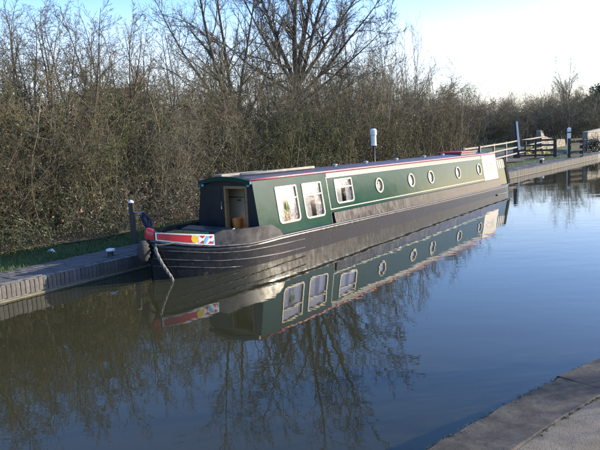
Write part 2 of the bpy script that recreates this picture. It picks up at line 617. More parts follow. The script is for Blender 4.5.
# resample by arclength
def resample(pts, step, a=None):
    out = []
    acc = 0
    for p, q in zip(pts, pts[1:]):
        L_ = (q - p).length
        t = acc
        while t < L_:
            out.append(p.lerp(q, t / L_))
            t += step
        acc = t - L_
    return out
fine = resample(edge, 0.09)
def perp(i):
    a, b = fine[max(0, i - 6)], fine[min(len(fine) - 1, i + 6)]
    d = (b - a).normalized()
    return Vector((d.y, -d.x, 0))
nr = empty('canal_bank_edge', fine[len(fine) // 3])
nr.location.z = 0
tag(nr, 'grey weathered stone coping along the near bank in the corner', 'coping')
CW = 0.37
i0 = min(range(len(fine)), key=lambda i: (fine[i] - edge[3]).length)
random.seed(5)
SL = 22
for k in range(-4, 7):
    a, b = i0 + k * SL, i0 + (k + 1) * SL
    if a < 0 or b >= len(fine): continue
    m = MB()
    rows = []
    zt = NB_Z + random.uniform(-.002, .002)
    shift = random.uniform(-.01, .01)
    pts_top = []
    for i in range(a, b + 1):
        t = (i - a) / (b - a)
        p = fine[i].copy()
        q = perp(i)
        g = 0.0012 * (1 if i == a else -1 if i == b else 0)
        tang = (fine[min(i + 1, len(fine) - 1)] - fine[i - 1]).normalized()
        p = p + tang * g
        jit = random.uniform(-.012, .010) + shift
        row = [p + q * (jit + .004) + Vector((0, 0, -0.22)), p + q * (jit) + Vector((0, 0, zt - NB_Z - .03)), p + q * (jit + .022) + Vector((0, 0, zt - NB_Z + random.uniform(-.004, .002)))]
        for w_ in (.12, .22, .3):
            row.append(p + q * w_ + Vector((0, 0, zt - NB_Z + random.uniform(-.002, .002))))
        row += [p + q * (CW - .012) + Vector((0, 0, zt - NB_Z)), p + q * CW + Vector((0, 0, zt - NB_Z - .012)), p + q * CW + Vector((0, 0, -.1))]
        rows.append([r - nr.location for r in row])
    m.sheet(rows)
    for e in (0, -1):
        m.poly(rows[e] if e == -1 else rows[e][::-1])
    m.build('coping_slab', 'coping_stone', nr)
# wall below
m = MB()
rows = []
for i in range(0, len(fine), 3):
    q = perp(i)
    rows.append([fine[i] + q * .02 + Vector((0, 0, -1.2)) - nr.location, fine[i] + q * .02 + Vector((0, 0, -.05)) - nr.location, fine[i] + q * (CW + .01) + Vector((0, 0, -.05)) - nr.location])
m.sheet(rows).build('wall_face', 'mortar', nr)
# path behind it out to the near ground
rows = []
for i in range(0, len(fine), 2):
    q = perp(i)
    row = []
    for w_ in (CW + .004, CW + .05, CW + .2, CW + .5, CW + 1, CW + 2.2):
        row.append(fine[i] + q * w_ + Vector((0, 0, -.008 + random.uniform(-.004, .004))))
    rows.append(row)
tag(MB().sheet(rows).build('path', 'gravel_path', smooth=True), kind='structure')
rows = []
for i in range(0, len(fine), 6):
    q = perp(i)
    rows.append([fine[i] + q * w_ + Vector((0, 0, -.03)) for w_ in (CW + 2.1, CW + 4, CW + 8, CW + 20, CW + 60)])
tag(MB().sheet(rows).build('near_ground', 'ground_grass', smooth=True), kind='structure')
# moss along the arris: tufts of tiny blades
m = MB()
random.seed(8)
def tuft(p, n, r_, h):
    for _ in range(n):
        q = p + Vector((random.gauss(0, r_), random.gauss(0, r_), 0))
        an = random.uniform(0, 6.28)
        x = Vector((math.cos(an), math.sin(an), 0)) * random.uniform(.002, .004)
        m.poly([q - x, q + x, q + Vector((random.gauss(0, .005), random.gauss(0, .005), h * random.uniform(.4, 1.2)))])
for i in range(max(0, i0 - 20), min(len(fine) - 8, i0 + 70)):
    cl = math.sin(i * .37) + math.sin(i * .11 + 1) + math.sin(i * 1.3) * .5
    for k in range(8):
        if random.uniform(-1.6, 2.0) > cl: continue
        t_ = random.random()
        p = fine[i].lerp(fine[i + 1], t_) + perp(i) * (.02 + abs(random.gauss(.0, .014)))
        p.z = NB_Z - .006
        tuft(p, random.randint(14, 34), random.uniform(.008, .02), random.uniform(.004, .008))
    for k in range(3):
        if random.random() < .5: continue
        p = fine[i].lerp(fine[i + 1], random.random()) + perp(i) * (CW + random.gauss(.004, .008))
        p.z = NB_Z - .008
        tuft(p, random.randint(6, 16), random.uniform(.005, .011), random.uniform(.006, .012))
tag(m.build('moss', 'moss'), 'small clumps of green moss along the near stone coping', 'moss', kind='stuff')

# ------------------------------------------------------------------ the narrowboat (local frame: x aft, y away from the camera, z up)
boat = empty('narrowboat', P0)
boat.rotation_euler = (0, 0.01164, R(90) - TH)
tag(boat, 'long dark green narrowboat with black hull and cream trim moored at the far bank', 'narrowboat')
BC = 0.93            # centre line
S_BOW, S_STERN = -1.95, 13.75
def half(s):
    if s < 0.7:
        t = min(1, (0.7 - s) / (0.7 - S_BOW))
        return BC * max(0, 1 - t ** 2.6) ** 0.72
    if s > 12.3:
        t = min(1, (s - 12.3) / (S_STERN - 12.3))
        return BC * max(0, 1 - t ** 7) ** 0.5
    return BC
def gun_z(s):
    return interp(s, [(-1.95, .66), (-1.5, .55), (-1.1, .48), (-.4, .425), (0, .43), (.5, .45), (2.4, .44), (6, .42), (11, .41), (13.75, .43)])
def bul_z(s):
    return interp(s, [(-1.95, .80), (-1.84, .79), (-1.48, .735), (-1.06, .675), (-1.0, .70), (-.9, .725), (-.4, .70), (.36, .685), (.53, .45)])
def hull_y(s, side, out=0.0):
    h = half(s) + out
    return BC - h if side < 0 else BC + h

st = [-1.95, -1.948, -1.94, -1.925, -1.9, -1.86, -1.8, -1.72, -1.62, -1.5, -1.35, -1.2, -1.0, -.8, -.6, -.4, -.2, 0, .2, .45, .7, 1.2, 2, 3, 4, 5, 6, 7, 8, 9, 10, 11, 12, 12.3, 12.6, 12.9, 13.1, 13.3, 13.45, 13.58, 13.66, 13.71, 13.74, 13.75]
m = MB()
gr = []
for s in st:
    row = []
    zg = gun_z(s)
    hh = half(s)
    for side in (-1, 1):
        col = []
        for fz in (0, .35, .55, .75, .9, 1.0):
            z = -.45 + (zg + .45) * fz
            k = 1 - .03 * (1 - fz)
            rake = 0
            if s < 0: rake = .12 * (1 - fz) * (-s / 1.95) ** 3
            col.append((s + rake, BC + side * hh * k, z))
        row += col if side < 0 else col[::-1]
    gr.append(row)
hull = m.sheet(gr).build('hull', 'hull_black', boat, smooth=True, fix=True)
# decks
def deck(name, s0, s1, z_of, inner, mt):
    a = []
    for s in [q for q in st if s0 <= q <= s1]:
        a.append([(s, BC - half(s) * .995, z_of(s)), (s, BC, z_of(s) + inner), (s, BC + half(s) * .995, z_of(s))])
    return MB().sheet(a).build(name, mt, boat, fix=True)
deck('foredeck', -1.95, 0.0, lambda s: gun_z(s) - .012, .02, 'navy_paint')
deck('stern_deck', 12.6, 13.75, lambda s: gun_z(s) - .012, 0, 'hull_black')
for side, yy in ((-1, 1), (1, -1)):
    a = []
    for s in [q for q in st if 0 <= q <= 13.1]:
        a.append([(s, hull_y(s, side, -.003), gun_z(s) - .004), (s, hull_y(s, side, -.17), gun_z(s) + .004)])
    MB().sheet(a).build('side_deck', 'bulwark_black', boat)
# rubbing strakes, each a half-round bar swept round the bow
def strake(zf, s0, s1, r, mt='strake_steel', side=-1, out=.004):
    pts = []
    for s in [q for q in st if s0 <= q <= s1]:
        z = zf(s)
        fz = (z + .45) / (gun_z(s) + .45)
        rake = .12 * (1 - fz) * (-s / 1.95) ** 3 if s < 0 else 0
        pts.append((s + rake, hull_y(s, side, out - .03 * (1 - fz) * half(s)), z))
    return MB().tube(pts, r, 6).build('rubbing_strake', mt, boat, smooth=True)
for side in (-1, 1):
    strake(lambda s: gun_z(s) - .012, -1.945, 13.7, .021, side=side)
    strake(lambda s: interp(s, [(-1.95, .50), (-1.05, .345), (-.5, .30), (.2, .285), (1.2, .27)]), -1.94, 1.2, .012, side=side)
    strake(lambda s: interp(s, [(-1.95, .35), (-1.05, .205), (-.4, .15), (.4, .11), (1.3, .10)]), -1.94, 1.2, .012, side=side)
    strake(lambda s: interp(s, [(-1.95, .22), (-1.6, .175), (-1.05, .08), (-.5, .03)]), -1.94, -.55, .010, side=side)
    strake(lambda s: .155, 12.0, 13.7, .016, side=side)
# bulwark, a plate standing on the gunwale round the bow
sb = [q for q in st if q <= .45] + [.53]
sb = sorted(set(sb + [-1.06, -1.04, -.9]))
for side in (-1, 1):
    a = []
    for s in sb:
        zg, zb = gun_z(s) - .01, bul_z(s)
        a.append([(s, hull_y(s, side, -.002), zg), (s, hull_y(s, side, -.006), (zg + zb) / 2), (s, hull_y(s, side, -.010), zb)])
    m = MB().sheet(a)
    m.sheet([[(s, hull_y(s, side, -.010), bul_z(s)), (s, hull_y(s, side, -.035), bul_z(s))] for s in sb])
    m.sheet([[(s, hull_y(s, side, -.035), bul_z(s)), (s, hull_y(s, side, -.035), gun_z(s) - .01)] for s in sb])
    m.build('bulwark', 'bulwark_black', boat, smooth=True)
# painted bow panels
def bow_pt(s, f, side, out):
    zg, zb = gun_z(s) + .012, bul_z(s) - .004
    ds = .01
    dh = (half(s + ds) - half(s - ds)) / (2 * ds)
    n = Vector((-dh, 1)).normalized()
    return Vector((s + n.x * out, BC + side * (half(s) - .004 * f + n.y * out), zg + (zb - zg) * f))
def bow_patch(name, s0, s1, f0, f1, mt, side, out, parent, n=14):
    a = []
    for i in range(n + 1):
        s = s0 + (s1 - s0) * i / n
        a.append([bow_pt(s, f0, side, out), bow_pt(s, (f0 + f1) / 2, side, out), bow_pt(s, f1, side, out)])
    return MB().sheet(a).build(name, mt, parent)
def bow_poly(name, pts, mt, side, out, parent):
    return MB().poly([bow_pt(s, f, side, out) for s, f in pts]).build(name, mt, parent)
for side in (-1, 1):
    pan = bow_patch('bow_panel', -1.885, -1.07, 0.0, 1.0, 'white_paint', side, .004, boat)
    if side < 0: pan['label'] = 'painted bow panel with red field yellow disc and diamonds'
    bow_patch('red_field', -1.868, -1.425, .13, .87, 'red_paint', side, .008, pan)
    c = -1.385
    bow_poly('yellow_disc', [(c + .055 * math.cos(a * math.pi / 8), .5 + .38 * math.sin(a * math.pi / 8)) for a in range(16)], 'yellow_paint', side, .010, pan)
    bow_patch('white_field', -1.33, -1.075, .13, .87, 'white_paint', side, .007, pan)
    for q, cc in enumerate((-1.265, -1.135)):
        w_ = .06
        for f_ in (.13, .87):
            bow_poly('red_triangle', [(cc - w_ + .01, f_), (cc + w_ - .01, f_), (cc, .5 + (f_ - .5) * .25)], 'red_paint', side, .010, pan)
    bow_poly('blue_bar', [(-1.262, .13), (-1.215, .13), (-1.145, .87), (-1.192, .87)], 'blue_paint', side, .013, pan)
    bow_poly('blue_bar', [(-1.10, .13), (-1.078, .13), (-1.078, .5), (-1.10, .4)], 'blue_paint', side, .012, pan)
# red nose plate between the two panels
a = []
NS = [(-1.89, -1), (-1.905, -1), (-1.925, -1), (-1.94, -1), (-1.949, -1), (-1.949, 1), (-1.94, 1), (-1.925, 1), (-1.905, 1), (-1.885, 1), (-1.86, 1), (-1.83, 1)]
for s, side in NS:
    row = []
    for f in (0.02, .35, .7, 1.02, 1.12):
        p = bow_pt(s, min(f, 1.0), side, .006 if f < 1.1 else -.03)
        row.append(p + Vector((-.02 * math.sin(f * 2.8), 0, f * .055 * (1 - (abs(s + 1.95) / .12) ** 1.0) + (.015 if f > 1 else 0))))
    a.append(row)
MB().sheet(a).build('bow_nose', 'red_paint', boat, smooth=True)
# T stud with red cap, deck locker, deck rail
m = MB().lathe([(.035, 0), (.03, .02), (.022, .03), (.022, .13), (.05, .135), (.05, .16), (.03, .175)], 12, (-1.66, BC, .58))
stud = m.build('bow_stud', 'red_paint', boat, smooth=False)
MB().lathe([(.026, .06), (.03, .065), (.03, .10), (.026, .105)], 12, (-1.66, BC, .58)).build('stud_ring', 'white_paint', stud)
MB().hexa([(-1.5, .68, .45), (-.95, .48, .45), (-.95, 1.38, .45), (-1.5, 1.18, .45), (-1.5, .70, .70), (-.95, .5, .69), (-.95, 1.36, .69), (-1.5, 1.16, .70)]).build('deck_locker', 'green_paint', boat, bevel=.012)
MB().hexa([(-.72, .3, .43), (-.4, .3, .43), (-.4, 1.56, .43), (-.72, 1.56, .43), (-.66, .34, .66), (-.44, .34, .70), (-.44, 1.52, .70), (-.66, 1.52, .66)]).build('cratch_board', 'navy_paint', boat, bevel=.008)

# ---- cabin
Z0, Z1 = 0.44, 1.50
S_FRONT, S_BACK = 0.0, 12.62
Y_BASE, Y_TOP = 0.10, 0.27
def cab_y(z):
    return Y_BASE + (z - Z0) * (Y_TOP - Y_BASE) / (Z1 - Z0)
SN = Vector((0, -1, (Y_TOP - Y_BASE) / (Z1 - Z0))).normalized()
def side_pt(s, z, out=0.0, side=-1):
    y = cab_y(z) + SN.y * out
    zz = z + SN.z * out
    return Vector((s, y if side < 0 else 2 * BC - y, zz))
windows = [(0.615, 1.275, .645, 1.335), (1.475, 2.135, .64, 1.335), (2.655, 3.345, .825, 1.335)]
ports = [4.55, 6.23, 7.42, 9.29, 10.98]
PZ, PR = 1.07, 0.16
def wall_with_holes(side):
    m = MB()
    cuts = []
    for w_ in windows: cuts.append((w_[0], w_[1], w_[2], w_[3], 'w'))
    for p in ports: cuts.append((p - PR - .03, p + PR + .03, PZ - PR - .03, PZ + PR + .03, 'p'))
    s = S_FRONT
    zs = lambda a, b: [a, b]
    def cell(a, b, z0, z1):
        n = max(1, int((b - a) / .6))
        for i in range(n):
            x0, x1 = a + (b - a) * i / n, a + (b - a) * (i + 1) / n
            q = [side_pt(x0, z0, 0, side), side_pt(x1, z0, 0, side), side_pt(x1, z1, 0, side), side_pt(x0, z1, 0, side)]
            m.quad(*(q if side < 0 else q[::-1]))
    for a, b, z0, z1, k in sorted(cuts):
        cell(s, a, Z0, Z1)
        cell(a, b, Z0, z0)
        cell(a, b, z1, Z1)
        if k == 'p':
            n = 24
            cx, cz = (a + b) / 2, (z0 + z1) / 2
            for i in range(n):
                def ring(j, out):
                    t = 2 * math.pi * j / n + math.pi / 4
                    c_, s_ = math.cos(t), math.sin(t)
                    r = PR if not out else (PR + .03) / max(abs(c_), abs(s_))
                    return side_pt(cx + c_ * r, cz + s_ * r, 0, side)
                q = [ring(i, 0), ring(i, 1), ring(i + 1, 1), ring(i + 1, 0)]
                m.quad(*(q if side < 0 else q[::-1]))
        s = b
    cell(s, S_BACK, Z0, Z1)
    return m
for side in (-1, 1):
    wall_with_holes(side).build('cabin_side', 'green_paint', boat, fix=True)
# windows
def rrect(s0, s1, z0, z1, rt, rb, inset=0.0, n=5):
    s0 += inset; s1 -= inset; z0 += inset; z1 -= inset
    rt = max(.004, rt - inset); rb = max(.004, rb - inset)
    pts = []
    for cx, cz, r, a0 in ((s1 - rb, z0 + rb, rb, -90), (s1 - rt, z1 - rt, rt, 0), (s0 + rt, z1 - rt, rt, 90), (s0 + rb, z0 + rb, rb, 180)):
        for i in range(n + 1):
            t = R(a0 + 90 * i / n)
            pts.append((cx + r * math.cos(t), cz + r * math.sin(t)))
    return pts
def ring_frame(outer, inner, side, proud, back):
    m = MB()
    n = len(outer)
    rows = [[side_pt(*p, 0.001, side) for p in outer], [side_pt(*p, proud, side) for p in outer],
            [side_pt(*p, proud, side) for p in inner], [side_pt(*p, -back, side) for p in inner]]
    for r in rows: r.append(r[0])
    return m.sheet(rows)
random.seed(21)
for side in (-1, 1):
    for k, (s0, s1, z0, z1) in enumerate(windows):
        outer = rrect(s0 - .012, s1 + .012, z0 - .012, z1 + .012, .03, .09)
        inner = rrect(s0 - .012, s1 + .012, z0 - .012, z1 + .012, .03, .09, .034)
        wf = ring_frame(outer, inner, side, .012, .02).build('window', 'cream_paint', boat, fix=True)
        MB().poly([side_pt(*p, -.012, side) for p in inner]).build('pane', 'window_glass', wf)
        zt = z0 + (z1 - z0) * .66
        m = MB()
        p = [side_pt(s0 + .03, zt - .014, -.022, side), side_pt(s1 - .03, zt - .014, -.022, side), side_pt(s1 - .03, zt + .014, -.022, side), side_pt(s0 + .03, zt + .014, -.022, side)]
        q = [side_pt(s0 + .03, zt - .014, .006, side), side_pt(s1 - .03, zt - .014, .006, side), side_pt(s1 - .03, zt + .014, .006, side), side_pt(s0 + .03, zt + .014, .006, side)]
        m.hexa([p[0], p[1], q[1], q[0], p[3], p[2], q[2], q[3]]).build('transom', 'cream_paint', wf)
        # curtains: two gathered cloths with a gap, and a pelmet
        mid = (s0 + s1) / 2 + (-.03 if k == 0 else .02)
        for a, b in ((s0 - .04, mid - .085), (mid + .085, s1 + .04)):
            g = []
            n = 22
            for i in range(n + 1):
                s = a + (b - a) * i / n
                w_ = .012 * math.sin(i * 1.9) + random.uniform(-.003, .003)
                g.append([side_pt(s, z0 - .03, -.052 + w_, side), side_pt(s + .008 * math.sin(i), (z0 + z1) / 2, -.048 + w_ * 1.3, side), side_pt(s - (.10 if a > mid else 0) * (i / n) ** 2, z1 + .02, -.048 + w_ * .6, side)])
            MB().sheet(g).build('curtain', 'curtain', wf, smooth=True)
        g = []
        for i in range(30):
            u_ = i / 29
            s = s0 - .04 + (s1 - s0 - .02) * u_
            top = s + .0
            w_ = .01 * math.sin(i * 1.7)
            g.append([side_pt(s, zt + .02 + .02 * math.sin(i * .8), -.034 + w_ * .6, side), side_pt(s - .12 * u_ ** 3, z1 + .02, -.034 + w_ * .6, side)])
        MB().sheet(g).build('pelmet', 'curtain', wf, smooth=True)
    for k, p in enumerate(ports):
        n = 28
        circ = lambda r: [(p + r * math.cos(2 * math.pi * i / n), PZ + r * math.sin(2 * math.pi * i / n)) for i in range(n)]
        wf = ring_frame(circ(.178), circ(.145), side, .018, .02).build('porthole', 'brass' if False else 'cream_paint', boat, fix=True)
        MB().poly([side_pt(*q, -.014, side) for q in circ(.146)]).build('pane', 'window_glass', wf)
        g = []
        lo = PZ - .2
        hi = PZ + (.03 if k in (0, 2, 4) else .2)
        for i in range(16):
            s = p - .2 + .4 * i / 15
            w_ = .01 * math.sin(i * 1.6)
            g.append([side_pt(s, lo, -.036 + w_, side), side_pt(s, hi + (.09 if s > p + .02 and k in (0, 2, 4) else 0), -.036 + w_, side)])
        MB().sheet(g).build('curtain', 'curtain', wf, smooth=True)
# raised black plinth along the cabin foot, aft of the third window
for side in (-1, 1):
    def pl(s, z, out):
        y = cab_y(z) - out
        return Vector((s, y if side < 0 else 2 * BC - y, z))
    m = MB()
    n = 12
    A, B = 2.40, 12.62
    for i in range(n):
        a, b = A + (B - A) * i / n, A + (B - A) * (i + 1) / n
        za, zb = gun_z(a) - .002, gun_z(b) - .002
        m.quad(pl(a, za, .055), pl(b, zb, .055), pl(b, .655, .045), pl(a, .655, .045))
        m.quad(pl(a, .655, .045), pl(b, .655, .045), pl(b, .665, 0), pl(a, .665, 0))
    m.quad(pl(A, gun_z(A) - .002, .055), pl(A, .655, .045), pl(A, .665, 0), pl(A, gun_z(A) - .002, 0))
    m.build('plinth', 'hull_black', boat, fix=True)
    m = MB()
    m.poly([pl(A - .075, gun_z(A), .006), pl(A - .004, gun_z(A), .006), pl(A - .004, .66, .006), pl(A - .05, .66, .006)])
    m.build('plinth_end', 'navy_paint', boat)
    # pale coping band, coach lines
    def strip(s0, s1, z0, z1, out, mt, name):
        a = []
        n = max(1, int((s1 - s0) / .8))
        for i in range(n + 1):
            s = s0 + (s1 - s0) * i / n
            a.append([side_pt(s, z0, 0.0005, side), side_pt(s, z0, out, side), side_pt(s, z1, out, side), side_pt(s, z1, 0.0005, side)])
        return MB().sheet(a).build(name, mt, boat)
    strip(2.395, 11.28, 1.416, 1.492, .003, 'band_paint', 'upper_band')
    strip(2.36, 11.28, 1.394, 1.413, .0045, 'cream_paint', 'coach_line')
    strip(2.36, 11.28, .716, .735, .0045, 'cream_paint', 'coach_line')
    strip(2.362, 2.38, .737, 1.387, .0045, 'cream_paint', 'coach_line')
    cp = strip(11.33, 12.60, .675, 1.492, .006, 'cream_paint', 'name_panel')
    if side < 0: cp['label'] = 'bright cream panel near the stern with faint curved lettering marks'
    # faint curved marks on the panel
    for (cz, rr, hgt) in ((.95, .42, .035), (.86, .34, .03)):
        a = []
        for i in range(15):
            t = R(150 - 120 * i / 14)
            a.append([side_pt(11.96 + rr * math.cos(t), cz + rr * .55 * math.sin(t) + d_, .009, side) for d_ in (0, hgt)])
        MB().sheet(a).build('lettering_mark', 'band_paint', cp)
# roof
m = MB()
gr = []
def roof_pt(s, t, dz=0.0):      # t from 0 (near edge) to 1 (far edge)
    y = Y_TOP + (2 * BC - 2 * Y_TOP) * t
    return Vector((s, y, Z1 + .085 * (1 - (2 * t - 1) ** 2) + dz))
rs = [-.06, 0] + [i * .9 for i in range(1, 14)] + [S_BACK]
for s in rs:
    gr.append([roof_pt(s, 0, -.05)] + [roof_pt(s, t / 8) for t in range(9)] + [roof_pt(s, 1, -.05)])
m.sheet(gr)
m.poly([roof_pt(S_BACK, t / 8) for t in range(9)])
m.build('roof', 'roof_paint', boat, fix=True)
# green eyebrow over the doors
gr = []
for s, dz in ((-.075, -.07), (-.075, .012), (.12, .012)):
    gr.append([roof_pt(s, t / 8, dz) for t in range(9)])
MB().sheet(gr).build('roof_eyebrow', 'green_paint', boat)
# red handrails on both roof edges and the white drip edge
for t, sg in ((.012, -1), (.988, 1)):
    pts = [roof_pt(s, t, .022) for s in (-.05, 1, 3, 5, 7, 9, 11, 12.6)]
    MB().tube(pts, .022, 8).build('handrail', 'red_line_paint', boat, smooth=True)
# front bulkhead with a doorway
def front_y(z, side):
    y = cab_y(z)
    return y if side < 0 else 2 * BC - y
D0, D1, DZ1 = .40, .98, 1.41
m = MB()
FS = 0.004
def fr(y0a, y0b, y1a, y1b, z0, z1, s=FS):
    m.quad((s, y0a, z0), (s, y1a, z0), (s, y1b, z1), (s, y0b, z1))
fr(front_y(Z0, -1), front_y(DZ1, -1), D0, D0, Z0, DZ1)
fr(D1, D1, front_y(Z0, 1), front_y(DZ1, 1), Z0, DZ1)
m.poly([(FS, front_y(DZ1, -1), DZ1), (FS, front_y(DZ1, 1), DZ1)] + [tuple(roof_pt(FS, 1 - t / 8, -.004)) for t in range(9)])
fb = m.build('front_bulkhead', 'navy_paint', boat)
# wooden door frame
m = MB()
m.box(-.015, .07, D0 - .002, D0 + .045, Z0, DZ1)
m.box(-.015, .07, D1 - .045, D1 + .002, Z0, DZ1)
m.box(-.016, .07, D0 + .046, D1 - .046, DZ1 - .05, DZ1 + .002)
m.build('door_frame', 'interior_wood', boat, bevel=.004)
# the closed leaf, panelled, and the open leaf folded back inside
dl = MB().box(-.022, -.001, D1 + .01, D1 + .46, Z0 + .03, DZ1).build('door_leaf', 'navy_paint', boat, bevel=.005)
for z0_, z1_ in ((.55, .9), (.98, 1.36)):
    MB().box(-.03, -.0225, D1 + .07, D1 + .40, z0_, z1_).build('door_panel', 'navy_paint', dl, bevel=.003)
MB().tube([(-.03, D1 + .03, .98), (-.06, D1 + .03, .98), (-.06, D1 + .03, 1.12), (-.03, D1 + .03, 1.12)], .009, 6).build('door_handle', 'chrome', dl)
dl = MB().box(.08, .50, D0 - .03, D0 - .008, Z0 + .03, DZ1 - .05).build('door_leaf', 'interior_wood', boat, bevel=.005)
# interior
MB().quad((.01, .14, .40), (S_BACK - .01, .14, .40), (S_BACK - .01, 1.72, .40), (.01, 1.72, .40)).build('cabin_floor', 'interior_wood', boat)
m = MB()
IB = 2.30
m.poly([(IB, .16, .4), (IB, 1.70, .4), (IB, 1.58, 1.52), (IB, .28, 1.52)])
m.build('inner_bulkhead', 'interior_wood', boat)
MB().poly([(S_BACK - .02, .14, .4), (S_BACK - .02, 1.72, .4), (S_BACK - .02, 1.59, 1.52), (S_BACK - .02, .27, 1.52)]).build('back_bulkhead', 'green_paint', boat)
cb = MB().box(.45, .85, .88, 1.34, .402, 1.34).build('cupboard', 'cupboard_grey', boat, bevel=.006)
MB().box(.442, .4495, .90, 1.32, 1.15, 1.165).build('cupboard_gap', 'interior_dark', cb)
MB().box(.435, .4495, .95, 1.05, 1.09, 1.11).build('cupboard_handle', 'chrome', cb)
stp = MB().box(.08, .40, .46, 1.2, .402, .58).build('entry_step', 'interior_wood', boat, bevel=.008)
# tunnel lamps at the top corners of the front
for y in (front_y(1.44, -1) + .08, front_y(1.44, 1) - .08):
    lo = MB().lathe([(.012, 0), (.03, .012), (.034, .04), (.02, .05)], 12).build('corner_lamp', 'blue_paint', boat)
    lo.location = (.002, y, 1.43)
    lo.rotation_euler = (0, R(-90), 0)
# mushroom vents, hatch, chimney stub
for s, t in ((3.6, .42), (5.0, .42), (6.6, .42), (8.3, .42), (9.6, .42)):
    o = roof_pt(s, t, -.004)
    v = MB().lathe([(.035, 0), (.035, .03), (.065, .034), (.06, .05), (.035, .062), (.01, .066)], 16, tuple(o)).build('mushroom_vent', 'vent_grey', boat, smooth=False)
h = MB()
h.hexa([roof_pt(10.35, .2, -.01), roof_pt(11.6, .2, -.01), roof_pt(11.6, .8, -.01), roof_pt(10.35, .8, -.01), roof_pt(10.35, .2, .075), roof_pt(11.6, .2, .075), roof_pt(11.6, .8, .075), roof_pt(10.35, .8, .075)])
hb = h.build('sliding_hatch', 'roof_paint', boat, bevel=.01)
MB().hexa([roof_pt(10.33, .17, .078), roof_pt(11.62, .17, .078), roof_pt(11.62, .83, .078), roof_pt(10.33, .83, .078), roof_pt(10.33, .17, .115), roof_pt(11.62, .17, .115), roof_pt(11.62, .83, .115), roof_pt(10.33, .83, .115)]).build('hatch_lid', 'red_paint', hb, bevel=.01)
o = roof_pt(12.25, .3, -.01)
MB().lathe([(.05, 0), (.05, .03), (.035, .035), (.035, .2), (.045, .205), (.045, .22)], 12, tuple(o)).build('chimney', 'post_black', boat)
# stern: low sides with yellow bars, black stern post, tiller
for side in (-1, 1):
    a = []
    for s in (12.62, 12.9, 13.2, 13.5):
        a.append([side_pt(s, Z0, 0, side), side_pt(s, .9, 0, side), side_pt(s, 1.31, 0, side), side_pt(s, 1.31, -.03, side), side_pt(s, Z0, -.03, side)])
    ssd = MB().sheet(a).build('stern_side', 'green_paint', boat)
    for i in range(4):
        s = 12.72 + i * .19
        p = []
        for s_, z_ in ((s, 1.0), (s + .10, 1.0), (s + .06, 1.28), (s - .04, 1.28)):
            p.append(side_pt(s_, z_, .005, side))
        MB().poly(p).build('yellow_bar', 'cream_paint', ssd)
    a0, a1 = side_pt(13.42, Z0 - .005, .02, side), side_pt(13.66, Z0 - .005, .02, side)
    b0, b1 = side_pt(13.34, 1.33, .02, side), side_pt(13.58, 1.33, .02, side)
    dy = Vector((0, .06 * -side, 0)) * 1
    pl_ = [a0, a1, a1 + dy, a0 + dy, b0, b1, b1 + dy, b0 + dy]
    MB().hexa(pl_).build('stern_post', 'matt_black', boat, bevel=.004)
MB().tube([(13.7, BC, .3), (13.7, BC, .95), (13.6, BC, 1.08), (13.3, BC, 1.12), (12.9, BC, 1.12)], .02, 8).build('tiller', 'brass', boat, smooth=True)

# ------------------------------------------------------------------ things on and about the boat
BM = Matrix.Translation(P0) @ Matrix.Rotation(R(90) - TH, 4, 'Z') @ Matrix.Rotation(0.01164, 4, 'Y')
def bw(p):
    return BM @ Vector(p)
# pole and plank on the roof
m = MB().tube([bw(roof_pt(.15, .30, .045)), bw(roof_pt(2.6, .34, .045))], .03, 8)
tag(m.build('boat_pole', 'timber_pale', smooth=True), 'pale wooden boat pole lying on the front of the cabin roof', 'pole')
m = MB().bar(bw(roof_pt(-.03, .62, .032)), bw(roof_pt(1.2, .62, .032)), .2, .04)
tag(m.build('gang_plank', 'timber_pale', bevel=.005), 'short pale plank lying across the roof above the cabin doorway', 'plank')
# bucket in the doorway
b = bw((.20, .86, .582))
m = MB().lathe([(.085, 0), (.105, .18), (.112, .18), (.112, .195), (.102, .195), (.08, .01)], 18, tuple(b))
tag(m.build('bucket', 'orange_plastic', smooth=False), 'orange bucket standing on the step in the cabin doorway', 'bucket')
# window plants
random.seed(31)
def window_plant(s, z, h, n, mt, label):
    root = empty('window_plant', bw(side_pt(s, z, -.05)))
    tag(root, label, 'plant')
    MB().lathe([(.028, 0), (.036, .05), (.033, .05)], 10).build('pot', 'orange_plastic', root)
    m = MB()
    for i in range(n):
        a = random.uniform(0, 6.28)
        base = Vector((0, 0, .05))
        tip = Vector((math.cos(a) * random.uniform(.02, .10), math.sin(a) * .012, random.uniform(.3, 1) * h))
        mid = base.lerp(tip, .55) + Vector((math.cos(a) * .02, 0, .02))
        x = Vector((math.cos(a + 1.57) * .012, .004, .004))
        m.poly([base, mid - x, tip, mid + x])
    o = m.build('leaves', mt, root)
    root.rotation_euler = (0, 0, R(90) - TH)
window_plant(.92, .668, .42, 60, 'plant_lime', 'lime green plant in the first cabin window from the bow')
# rope fender at the bow
fp = bw((S_BOW - .10, BC, .50))
m = MB()
n = 10
prof = []
for i in range(n + 1):
    t = i / n
    prof.append((.115 * math.sin(math.pi * (0.08 + .84 * t)) ** .6 * (1 + .10 * math.cos(i * math.pi)), -.17 + .34 * t))
m.lathe(prof, 14, tuple(fp))
tag(m.build('bow_fender', 'rope_dark', smooth=True), 'black knotted rope fender hanging at the tip of the bow', 'fender')
